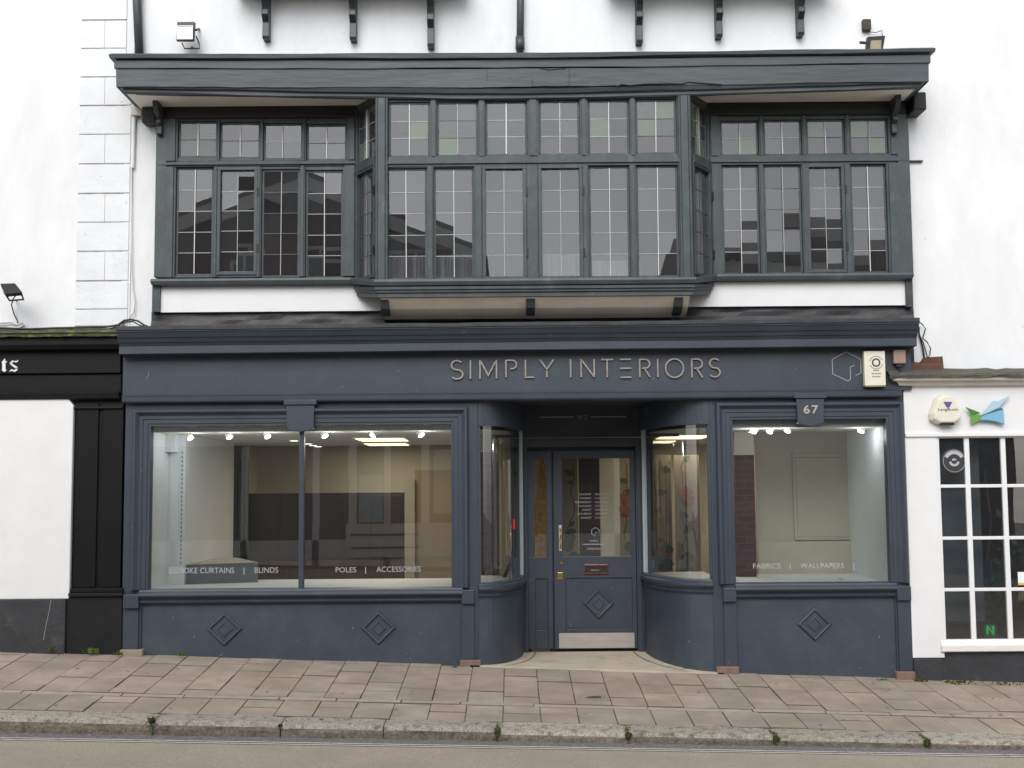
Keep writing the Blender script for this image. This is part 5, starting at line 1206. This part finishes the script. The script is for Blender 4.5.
# ================================================================== SHOP CONTENTS
def spot(px, py, label, flip=1):
    Y_ = 12.42; c = U(px, py, Y_); e = empty('spotlight', (c.x, Y_, ZC), label, 'spotlight', 'white spotlights at the front of the shop ceiling')
    mb = MB(); mb.tube([(c.x, Y_, ZC), (c.x, Y_, ZC - .02)], .03, 'spot_white', 12); mb.tube([(c.x, Y_, ZC - .02), (c.x, Y_, c.z + .04)], .008, 'spot_white', 6); mb.build('mount', e)
    a = Vector((c.x - .018 * flip, Y_ - .01, c.z + .035)); b = Vector((c.x + .028 * flip, Y_ - .05, c.z - .045))
    mb = MB(); mb.tube([a, a + (b - a) * .3, b], .018, 'spot_white', 12, r2=.034); h = mb.build('lamp_head', e)
    d = (b - a).normalized(); mb = MB(); mb.tube([b + d * .001, b + d * .004], .026, 'spot_glow', 12); mb.build('lens', h)
    L = bpy.data.lights.new('spot_lamp', 'POINT'); L.energy = 1.2; L.color = (.96, .98, 1); L.shadow_soft_size = .04; lo = bpy.data.objects.new('spot_lamp', L); COL.objects.link(lo); lo.location = b + d * .06 - e.location; lo.parent = e
names = ['first ceiling spotlight from the left in the left shop window', 'second ceiling spotlight from the left in the left shop window', 'spotlight just left of the mullion in the left shop window', 'spotlight just right of the mullion in the left shop window',
         'middle spotlight of the pane right of the mullion', 'rightmost spotlight in the left shop window']
for (px, py, fl), nm in zip(((189, 434, 1), (228, 433, 1), (266, 432.5, 1), (323, 432, 1), (376, 431.5, -1), (419, 431, 1)), names): spot(px, py, nm, fl)
for (px, py, fl), nm in zip(((755, 427.5, -1), (771, 427.5, -1), (789, 427, -1), (862, 427, -1)), ('leftmost spotlight in the right shop window', 'second spotlight from the left in the right shop window', 'third spotlight from the left just left of the number block', 'single spotlight in the top right corner of the right shop window')): spot(px, py, nm, fl)
def panel(px0, px1, Ya, Yb_, label):
    a = UX(px0, 442, Ya); b = UX(px1, 442, Ya); e = empty('ceiling_light', ((a + b) / 2, (Ya + Yb_) / 2, ZC), label, 'ceiling light', 'square ceiling light panels in the shop')
    mb = MB(); mb.box(a - .03, b + .03, Ya - .03, Yb_ + .03, ZC - .012, ZC - .001, 'spot_white'); mb.build('frame', e)
    mb = MB(); mb.box(a, b, Ya, Yb_, ZC - .018, ZC - .0125, 'panel_glow'); mb.build('diffuser', e)
    L = bpy.data.lights.new('panel_lamp', 'AREA'); L.shape = 'RECTANGLE'; L.size = b - a; L.size_y = Yb_ - Ya; L.energy = 7; L.color = (1, .86, .66); lo = bpy.data.objects.new('panel_lamp', L); COL.objects.link(lo); lo.location = (0, 0, -.03); lo.parent = e
panel(355, 403, 13.6, 14.3, 'nearer square ceiling light seen through the left shop window')
panel(364, 405, 15.0, 15.6, 'farther square ceiling light seen through the left shop window')
panel(664, 712, 13.5, 14.3, 'nearer square ceiling light seen through the right curved window')
panel(640, 676, 14.9, 15.5, 'farther square ceiling light seen through the right curved window')
def down(px, Y_, label):
    x = UX(px, 446, Y_); e = empty('downlight', (x, Y_, ZC), label, 'downlight', 'round downlights in the shop ceiling')
    mb = MB(); mb.tube([(x, Y_, ZC - .001), (x, Y_, ZC - .010)], .06, 'spot_white', 18); mb.build('trim_ring', e); mb = MB(); mb.tube([(x, Y_, ZC - .0105), (x, Y_, ZC - .014)], .045, 'spot_glow', 18); mb.build('lens', e)
down(294, 14.1, 'downlight just left of the mullion in the left shop window'); down(308, 15.0, 'first downlight right of the mullion in the left shop window'); down(313, 15.5, 'middle downlight of the three right of the mullion'); down(318, 15.9, 'farthest of the three downlights right of the mullion')
down(753, 12.85, 'downlight above the brick pier in the right shop window')
# cabinet wall at the back
e = empty('cabinet', (UX(300, 530, 15.2), 15.3, ZFl), 'long dark wood cabinet along the back of the shop', 'cabinet')
x0, x1 = UX(248, 530, 15.2), UX(404, 530, 15.2); zt = UZ(320, 493, 15.2); zk = UZ(320, 560, 15.2)
mb = MB(); mb.box(x0, x1, 15.2, 15.7, zk, zt, 'dark_wood'); mb.build('carcass', e, bev=.004)
mb = MB(); mb.box(x0 - .1, x1, 15.1, 15.7, ZFl, zk - .003, 'mid_wood'); mb.build('plinth', e)
for i in range(5):
    a = x0 + (x1 - x0) * i / 5; mb = MB(); mb.box(a + .02, a + (x1 - x0) / 5 - .02, 15.18, 15.2, zk + .02, zt - .03, 'dark_wood'); mb.build('door', e, bev=.004)
mb = MB(); rn = random.Random(4); xa, xb = UX(233, 500, 14.9), UX(248, 500, 14.9); n = 14; top, bot = UZ(240, 459, 14.9), UZ(240, 555, 14.9); vs = []
for i in range(n + 1):
    x = xa + (xb - xa) * i / n; y = 14.9 + .03 * math.sin(i * 1.9); vs.append((x, y))
for (a, b), (c, d) in zip(vs, vs[1:]): mb.hexa([(a, b, bot), (c, d, bot), (c, d + .01, bot), (a, b + .01, bot), (a, b, top), (c, d, top), (c, d + .01, top), (a, b + .01, top)], 'dark_green_cloth')
tag(mb.build('curtain'), 'dark green fabric length hanging beside the cabinet in the left window', 'curtain')
# wallpaper display panels
def leafpoly(mb, x, z_, L, W, ang, y, m):
    ca, sa = math.cos(ang), math.sin(ang); P = [(0, 0), (.25, .5), (.5, .62), (.8, .35), (1, 0), (.8, -.35), (.5, -.62), (.25, -.5)]
    mb.poly([(x + ca * a * L - sa * b * W, y, z_ + sa * a * L + ca * b * W) for a, b in P], m)
def paper(label, px0, px1, y0, y1, Y_, base, deco, seed):
    rn = random.Random(seed); r = rect(px0, y0, px1, y1, Y_); e = empty('wallpaper_panel', ((r[0] + r[1]) / 2, Y_, r[2]), label, 'wallpaper', 'wallpaper lengths hanging in the shop')
    mb = MB(); mb.box(r[0], r[1], Y_, Y_ + .015, r[2], r[3], base); mb.build('sheet', e)
    if deco:
        mb = MB(); yy = Y_ - .002; x = r[0] + (r[1] - r[0]) * .35; z_ = r[2] + .25; pts = []
        while z_ < r[3] - .05: pts.append((x, z_)); x += rn.uniform(-.04, .045); x = min(max(x, r[0] + .04), r[1] - .04); z_ += .07
        for a, b in zip(pts, pts[1:]):
            mb.poly([(a[0] - .006, yy, a[1]), (a[0] + .006, yy, a[1]), (b[0] + .006, yy, b[1]), (b[0] - .006, yy, b[1])], 'stem_print')
        for p in pts[1:]:
            if rn.random() < .8:
                an = rn.choice((rn.uniform(-.6, .8), rn.uniform(2.3, 3.8))); L = rn.uniform(.08, .13)
                if r[0] + .0 < p[0] + math.cos(an) * L < r[1]: leafpoly(mb, p[0], p[1], L, L * .55, an, yy - .001 - .0004 * rn.random(), 'leaf_print')
        for k in range(3): leafpoly(mb, r[0] + rn.uniform(.02, .1), r[2] + rn.uniform(.02, .3), .16, .1, rn.uniform(-.3, .9), yy - .002 - .0003 * k, 'leaf_print')
        if deco != 'plain':
            for (fx, fz, fr, mm) in deco:
                cx, cz = r[0] + (r[1] - r[0]) * fx, r[2] + (r[3] - r[2]) * fz
                for q in range(5): leafpoly(mb, cx, cz, fr, fr * .7, q * 1.257 + .3, yy - .004 - .0004 * q, mm)
        mb.build('printed_pattern', e)
paper('floral wallpaper length with leaves and berries left in the right curved window', 651, 672, 455, 575, 13.75, 'paper_ground', [(.75, .16, .035, 'berry_print'), (.92, .20, .03, 'berry_print')], 3)
paper('floral wallpaper length with a large poppy in the right curved window', 675, 700, 455, 575, 13.8, 'paper_ground', [(.42, .68, .09, 'poppy_print'), (.55, .63, .07, 'poppy_print')], 8)
paper('floral wallpaper length with a dark green leaf at the left of the door glass', 558, 578, 457, 562, 14.0, 'paper_ground', 'plain', 5)
paper('plain cream wallpaper length behind the door glass', 601, 619, 457, 562, 14.1, 'paper_pale', None, 5)
paper('orange poppy wallpaper length behind the right edge of the door glass', 620, 631, 455, 562, 14.2, 'paper_ground', [(.5, .60, .07, 'poppy_print'), (.4, .48, .08, 'poppy_print')], 12)
mb = MB(); r = rect(528, 450, 550, 575, 13.9); mb.prism_y([(r[0], r[2]), (r[1], r[2]), (r[1], r[3]), (r[0] + .16, r[3]), (r[0] + .1, r[3] - .5), (r[0], r[3] - .9)], 13.9, 13.92, 'paper_amber'); mb.box(r[0], r[1], 13.93, 13.94, r[2], r[3], 'paper_cloud')
tag(mb.build('wallpaper_panel'), 'amber patterned wallpaper seen through the narrow side panel glass', 'wallpaper', 'wallpaper lengths hanging in the shop')
mb = MB(); r = rect(579, 455, 600, 562, 14.05); mb.box(r[0], r[1], 14.05, 14.08, r[2], r[3], 'dark_wood'); tag(mb.build('dark_gap_sheet'), 'tall dark sheet added for the shaded gap behind the middle of the door glass', 'board')  # dark sheet standing in for the shade in the gap between the wallpapers
# red tag, leaning board, sockets
e = empty('red_tag', U(512, 525, 12.55), 'small red plastic tag hanging in the left curved window', 'tag')
r = rect(509, 519.5, 515, 529, 12.55); mb = MB(); mb.box(r[0], r[1], 12.55, 12.57, r[2], r[3], 'red_plastic'); mb.build('body', e, bev=.004); mb = MB(); mb.tube([((r[0] + r[1]) / 2, 12.56, r[3]), ((r[0] + r[1]) / 2, 12.56, ZC)], .002, 'cable', 5); mb.build('string', e)
mb = MB(); mb.hexa([tuple(U(501, 580, 12.8)), tuple(U(505, 580, 12.8)), tuple(U(505, 580, 12.84)), tuple(U(501, 580, 12.84)), tuple(U(510, 560, 12.95)), tuple(U(514, 561, 12.95)), tuple(U(514, 561, 12.99)), tuple(U(510, 560, 12.99))], 'black_plastic')
tag(mb.build('leaning_board'), 'small black board leaning on the window ledge inside the left curved window', 'board')
for px, py, lab in ((515.5, 564, 'white electrical socket inside the right end of the left curved window'), (653, 564, 'white electrical socket inside the left end of the right curved window')):
    mb = MB(); r = rect(px - 1.8, py - 4.2, px + 1.8, py + 4.2, 13.0); mb.box(r[0], r[1], 13.0, 13.03, r[2], r[3], 'spot_white'); mb.box((r[0] + r[1]) / 2 - .006, (r[0] + r[1]) / 2 + .006, 12.995, 13.0, r[2] + .03, r[3] - .03, 'stone_trim'); tag(mb.build('socket', bev=.003), lab, 'socket')
cable('cable', [U(a, b, 12.5) for a, b in ((838, 578.5), (846, 580.5), (856, 581.5), (866, 581.5))], .004, 'cable', 'short loose wire on the ledge of the right shop window')
# right neighbour contents
def plant(px, py, Y_, Hm, label, seed, n=26):
    rn = random.Random(seed); c = U(px, py, Y_); e = empty('potted_plant', c, label, 'plant', 'plants behind the white paned window')
    mb = MB(); mb.tube([c, c + Vector((0, 0, .16))], .06, 'int_tan', 12, r2=.085); mb.build('pot', e)
    mb = MB()
    for k in range(5): mb.tube([c + Vector((0, 0, .14)), c + Vector((rn.uniform(-.06, .06), rn.uniform(-.04, .04), Hm * .5)), c + Vector((rn.uniform(-.14, .14), rn.uniform(-.08, .08), Hm))], .005, 'stem_print', 5)
    mb.build('stem', e); mb = MB()
    for k in range(n):
        p = c + Vector((rn.uniform(-.17, .17), rn.uniform(-.1, .1), rn.uniform(.2, Hm))); a = rn.uniform(0, 6.28); L = rn.uniform(.07, .13); u = Vector((math.cos(a), rn.uniform(-.5, .5), rn.uniform(-.5, .6))).normalized(); v = u.cross(Vector((rn.uniform(-.3, .3), 1, .2))).normalized()
        mb.poly([p, p + u * L * .4 + v * L * .25, p + u * L, p + u * L * .4 - v * L * .25], 'plant_leaf')
    mb.build('foliage', e)
plant(1005, 636, 12.65, .55, 'leafy green plant low behind the white paned window', 1, 40); plant(1020, 600, 12.7, 1.0, 'tall trailing plant at the right edge behind the white paned window', 2, 70)
mb = MB(); mb.tube([U(984, 470, 12.6), U(991, 520, 12.6), U(987, 560, 12.6)], .012, 'mid_wood', 6); mb.tube([U(990, 560, 12.7), U(1006, 640, 12.7)], .012, 'mid_wood', 6); mb.tube([U(1023, 560, 12.6), U(1010, 640, 12.6)], .010, 'mid_wood', 6); tag(mb.build('plant_support'), 'thin wooden canes among the plants behind the white paned window', 'canes')
e = empty('window_sign', U(990, 628, sw), 'green glowing sign in the bottom middle pane of the white window', 'sign')
r = rect(984.5, 624, 995.5, 636, 12.3); mb = MB(); mb.box(r[0], r[1], 12.3, 12.33, r[2], r[3], 'logo_dark_green'); mb.build('face_panel', e); mb = MB(); a_, b_ = r[0] + .025, r[1] - .025; ribbon(mb, [(a_, r[2] + .02), (a_, r[3] - .02), (b_, r[2] + .02), (b_, r[3] - .02)], .02, 12.29, 12.299, 'neon_green'); mb.build('letter', e)
r = rect(1018, 572, 1030, 585, sw); e = empty('paper_notice', U(1022, 580, sw), 'small pale paper notice with orange edge at the right edge of the photo', 'notice')
mb = MB(); mb.box(r[0], r[1], sw - .001, sw + .006, r[2] + .02, r[3], 'notice_paper'); mb.build('sheet', e); mb = MB(); mb.box(r[0], r[1], sw - .001, sw + .006, r[2], r[2] + .02, 'notice_orange'); mb.build('orange_edge', e)

# ================================================================== STREET BITS
mb = MB(); c = U(594, 699.5, 10.8); x = c.x; y = 10.86; e = empty('drain_cover', (x, y, gz(x, y)), 'small square drain cover with broken centre set in the pavement', 'drain cover')
def gq(x0, x1, y0, y1, dz, m, mb): mb.poly([(x0, y0, gz(x0, y0) + dz), (x1, y0, gz(x1, y0) + dz), (x1, y1, gz(x1, y1) + dz), (x0, y1, gz(x0, y1) + dz)], m)
mb = MB(); 
for (a, b, c_, d) in ((-.13, .13, -.12, -.085), (-.13, .13, .085, .12), (-.13, -.095, -.085, .085), (.095, .13, -.085, .085)): mb.hexa([(x + a, y + c_, gz(x, y) - .01), (x + b, y + c_, gz(x, y) - .01), (x + b, y + d, gz(x, y) - .01), (x + a, y + d, gz(x, y) - .01), (x + a, y + c_, gz(x, y) + .006), (x + b, y + c_, gz(x, y) + .006), (x + b, y + d, gz(x, y) + .010), (x + a, y + d, gz(x, y) + .010)], 'buff_stone')
mb.build('surround', e)
mb = MB(); mb.poly([(x + .085 * math.cos(t) * random.uniform(.7, 1.05), y + .075 * math.sin(t) * random.uniform(.7, 1), gz(x, y) + .005) for t in [R(20 * i) for i in range(18)]], 'iron'); mb.build('lid', e)
def weed(px, py, Yg, n, H, label, moss=False, spread=.06, seed=0):
    rn = random.Random(seed + int(px)); X = UX(px, py, Yg)
    zz = U(px, py, Yg).z; mb = MB()
    for k in range(n):
        a = rn.uniform(0, 6.28); s = rn.uniform(0, spread); bx, by = X + s * math.cos(a), Yg + .3 * s * math.sin(a); h = rn.uniform(.3, 1) * H
        t = rn.uniform(-.5, .5) * H; w = rn.uniform(.004, .009) * (1.6 if moss else 1); wx, wy = w * math.cos(a + 1.5), w * math.sin(a + 1.5)
        mb.poly([(bx - wx, by - wy, zz - .01), (bx + wx, by + wy, zz - .01), (bx + t * .5 + wx, by - .01 + wy, zz + h * .6), (bx + t, by - .02, zz + h), (bx + t * .5 - wx, by - .01 - wy, zz + h * .6)], 'moss_leaf' if moss else 'weed_leaf')
    return tag(mb.build('weed_tuft'), label, 'weed', 'weeds and moss tufts in the pavement joints')
weed(92, 652, 11.92, 46, .05, 'wide tuft of grass at the foot of the black plinth', spread=.09)
weed(119, 654, 11.90, 26, .035, 'low green weed beside the left foot of the blue shopfront', spread=.05)
weed(50, 650, 11.92, 14, .04, 'thin weed at the foot of the grey plinth left of the grass tuft', spread=.04)
weed(182, 655, 11.93, 22, .035, 'small weed at the foot of the blue wall under the left diamond', spread=.05)
weed(455, 668, 11.9, 14, .025, 'tiny weed beside the pink foot stone left of the entrance', spread=.03)
weed(880, 681, 11.9, 24, .03, 'low weed left of the rightmost pink foot stone', spread=.08)
weed(921, 681, 11.9, 30, .04, 'dark moss clump right of the rightmost pink foot stone', moss=True, spread=.07)
weed(958, 683, 11.88, 46, .035, 'spread of moss at the foot of the right grey plinth', moss=True, spread=.2)
weed(1000, 685, 11.88, 30, .03, 'moss and weeds at the right edge of the photo under the plinth', moss=True, spread=.2)
for px, py, lab in ((152, 722, 'green moss in the kerb joint nearest the left edge'), (280, 726, 'thin moss in the second kerb joint from the left'), (498, 733, 'green weed in the kerb joint left of the entrance'), (628, 737, 'weed in the kerb joint below the door'), (776, 740, 'green moss in the kerb joint below the right window'), (927, 744, 'thick moss in the kerb joint nearest the right edge')):
    w_ = weed(px, py, 9.75, 60 if px != 280 else 12, .045 if px != 280 else .02, lab, True, .022)
    X = UX(px, py, 9.75); mb = MB(); rn = random.Random(px); zt = gz(X, 9.78)
    for k in range(90 if px != 280 else 20):
        t = rn.random(); y = 9.745 + .2 * t if k % 2 else 9.745; zz = zt + .004 if k % 2 else zt - .11 * t; xx = X + rn.gauss(0, .012); s = rn.uniform(.006, .014)
        d1 = Vector((rn.uniform(-1, 1), rn.uniform(-1, .2), rn.uniform(-1, 1))).normalized() * s; d2 = Vector((rn.uniform(-1, 1), rn.uniform(-1, .2), rn.uniform(-1, 1))).normalized() * s; p = Vector((xx, y - .004, zz))
        mb.poly([p - d1, p + d2, p + d1 + Vector((0, -.006, .004))], 'moss_leaf')
    mb.build('moss_fill', w_)
mb = MB(); rn = random.Random(9)           # litter/grit along the foot of the walls
for k in range(420):
    x = rn.uniform(-5, 5); y = 11.97 - abs(rn.gauss(0, .03)) if k < 260 else rn.uniform(9.7, 9.75)
    if k < 260 and xLi < x < xRi: continue
    zz = (gz(x, y) if k < 260 else rz(x, y)) + .003; s = rn.uniform(.003, .010)
    mb.poly([(x + s * math.cos(a) * rn.uniform(.6, 1), y + s * math.sin(a), zz + rn.uniform(0, .005)) for a in (0, 1.5, 3, 4.6)], rn.choice(('buff_stone', 'soil', 'moss_leaf', 'stone_trim')))
for k in range(110):
    x = rn.uniform(-5.2, 5.2); y = rn.uniform(9.8, 11.8); s_ = rn.uniform(.006, .016)
    mb.poly([(x + s_ * math.cos(a), y + s_ * math.sin(a), gz(x, y) + .0075) for a in (0, .8, 1.6, 2.4, 3.1, 3.9, 4.7, 5.5)], rn.choice(('joint', 'slab_pale', 'threshold_dark')))
for k in range(260):
    x = rn.uniform(-5.2, 5.2); y = 9.73 - abs(rn.gauss(0, .05)); s_ = rn.uniform(.003, .009)
    mb.poly([(x + s_ * math.cos(a) * rn.uniform(.6, 1), y + s_ * math.sin(a), rz(x, y) + .008) for a in (0, 1.5, 3, 4.6)], rn.choice(('buff_stone', 'soil', 'granite_face', 'stone_trim', 'gutter')))
tag(mb.build('grit'), kind='stuff')

# ================================================================== OPPOSITE SIDE OF THE STREET (seen in the panes)
def house(name, label, x0, x1, H, ridge, wallm, gable=False, seed=1, shopm='opp_white', apex=None):
    Yo = -1.6; e = empty(name, ((x0 + x1) / 2, Yo, 0), label, 'building', 'buildings across the street reflected in the windows'); rn = random.Random(seed)
    mb = MB(); mb.box(x0, x1, Yo - 7, Yo, -.6, H, wallm)
    if gable: ax = apex or (x0 + x1) / 2; mb.prism_y([(x0, H), (x1, H), (ax, ridge)], Yo - 7, Yo - .001, wallm)
    mb.build('wall', e); mb = MB()
    if gable:
        for (xa, za, xb, zb) in ((x0 - .3, H - .15, ax, ridge + .05), (ax, ridge + .05, x1 + .3, H - .15)):
            mb.prism_y([(xa, za), (xb, zb), (xb, zb + .12), (xa, za + .12)], Yo - 7.2, Yo + .4, 'slate')
        mb.build('roof', e); mb = MB()
        for (xa, za, xb, zb) in ((x0 - .3, H - .15, ax, ridge + .05), (ax, ridge + .05, x1 + .3, H - .15)): mb.prism_y([(xa, za - .28), (xb, zb - .28), (xb, zb), (xa, za)], Yo + .4, Yo + .45, 'opp_white')
        mb.build('bargeboard', e)
    else:
        mb.prism_x([(Yo + .3, H - .05), (Yo + .3, H + .1), (Yo - 3.5, ridge), (Yo - 7.3, H), (Yo - 7.3, H - .05)], x0, x1, 'slate'); mb.build('roof', e)
        mb = MB(); mb.box(x0, x1, Yo, Yo + .12, H - .35, H - .1, 'opp_white'); mb.build('eaves_board', e)
    if gable: mb = MB(); cxx = x0 + (x1 - x0) * .35; mb.box(cxx, cxx + .8, Yo - 3, Yo - 2.2, H, ridge + .9, 'opp_brick'); mb.build('chimney', e)
    n = max(2, int((x1 - x0) / 1.9))
    for i in range(n):
        c = x0 + (x1 - x0) * (i + .5) / n
        for zz in ([3.7] if H < 6.2 else [3.7, 5.35]):
            if zz + 1.2 > H + .3: continue
            mb = MB(); mb.box(c - .5, c + .5, Yo, Yo + .06, zz, zz + 1.3, 'opp_white'); w = mb.build('window', e)
            mb = MB(); mb.box(c - .42, c - .03, Yo + .06, Yo + .07, zz + .08, zz + 1.22, 'opp_dark'); mb.box(c + .03, c + .42, Yo + .06, Yo + .07, zz + .08, zz + 1.22, 'opp_dark'); mb.build('pane', w)
    # shopfront
    mb = MB(); mb.box(x0 + .2, x1 - .2, Yo, Yo + .15, 2.7, 3.2, shopm); mb.build('shop_fascia', e); mb = MB()
    k = max(2, int((x1 - x0) / 1.4))
    for i in range(k + 1): c = x0 + .3 + (x1 - x0 - .6) * i / k; mb.box(c - .07, c + .07, Yo, Yo + .1, 0, 2.7, shopm)
    mb.box(x0 + .3, x1 - .3, Yo, Yo + .1, 0, .8, shopm); mb.build('shop_window', e)
    mb = MB(); mb.box(x0 + .3, x1 - .3, Yo, Yo + .04, .8, 2.7, 'opp_dark'); mb.build('shop_glazing', e)
house('opposite_house', 'dark brick gabled house reflected in the left bay windows', -8.6, -.8, 6.6, 8.0, 'opp_brick', True, 1, 'opp_white', -4.6)
e = bpy.data.objects['opposite_house']
mb = MB(); mb.box(-3.35, -.95, -1.45, -1.38, .45, 1.12, 'opp_white'); mb.box(-3.25, -1.9, -1.38, -1.36, .62, .66, 'opp_brick'); mb.box(-3.25, -1.9, -1.38, -1.36, .88, .92, 'opp_brick'); mb.build('stall_board', e).location = -Vector(e.location)
for x_ in (-3.3, -1.85): mb = MB(); mb.box(x_, x_ + .16, -1.45, -1.36, 1.12, 3.1, 'opp_white'); mb.build('shop_post', e).location = -Vector(e.location)
mb = MB(); mb.box(-3.1, -2.62, -1.45, -1.43, 1.15, 2.1, 'logo_pale'); mb.build('poster', e).location = -Vector(e.location)
mb = MB(); mb.box(-1.6, -.95, -1.45, -1.42, 1.3, 2.6, 'opp_render'); mb.build('door_panel', e).location = -Vector(e.location)
house('opposite_house', 'low terrace reflected below the middle of the bay windows', -.8, 4.0, 5.2, 6.3, 'opp_render', False, 2, 'opp_white')
house('opposite_house', 'brick house reflected in the right bay windows', 4.0, 10.5, 6.5, 7.6, 'opp_brick', False, 3, 'opp_blue')
house('opposite_house', 'tall house at the far left of the reflected street', -15, -8.7, 6.0, 7.2, 'opp_render', False, 4, 'opp_blue')

# ================================================================== LIGHT
w = bpy.data.worlds.new("World"); S.world = w; w.use_nodes = True; n = w.node_tree.nodes; l = w.node_tree.links
bg = n["Background"]; sky = n.new("ShaderNodeTexSky"); sky.sky_type = 'NISHITA'; sky.sun_disc = False
SE, SR = 38, 190
sky.sun_elevation = R(SE); sky.sun_rotation = R(SR); sky.air_density = 1.0; sky.dust_density = 1.0; sky.ozone_density = 1.0
hs = n.new("ShaderNodeHueSaturation"); hs.inputs["Saturation"].default_value = .24
l.new(sky.outputs[0], hs.inputs["Color"]); l.new(hs.outputs[0], bg.inputs[0]); bg.inputs[1].default_value = .15
sun = bpy.data.lights.new("sun", 'SUN'); sun.energy = 1.45; sun.angle = R(40); sun.color = (1, .975, .95)
so = bpy.data.objects.new("sun", sun); COL.objects.link(so)
# direction from the sun: sky sun_rotation measured from +Y towards +X
az = R(SR); sd = Vector((math.sin(az) * math.cos(R(SE)), math.cos(az) * math.cos(R(SE)), math.sin(R(SE))))
so.rotation_euler = (-sd).to_track_quat('-Z', 'Y').to_euler()
so.location = (0, 0, 30)
S.view_settings.view_transform = 'Standard'; S.view_settings.look = 'None'; S.view_settings.exposure = 0.58; S.view_settings.gamma = 1
S.cycles.use_denoising = True
try: S.cycles.denoiser = 'OPENIMAGEDENOISE'
except Exception: pass
S.cycles.max_bounces = 8; S.cycles.diffuse_bounces = 4; S.cycles.glossy_bounces = 4; S.cycles.transparent_max_bounces = 24; S.cycles.transmission_bounces = 4
S.cycles.sample_clamp_indirect = 8; S.cycles.caustics_reflective = False; S.cycles.caustics_refractive = False
# tint default for meshes without it, then tidy helper properties
for o in list(bpy.data.objects):
    if '_o' in o: del o['_o']
for me in bpy.data.meshes:
    if any(m and m.name in ('slab', 'slab_pale', 'granite', 'granite_face') for m in me.materials) and not me.color_attributes:
        at = me.color_attributes.new("tint", 'FLOAT_COLOR', 'CORNER')
        for d in at.data: d.color = (1, 1, 1, 1)
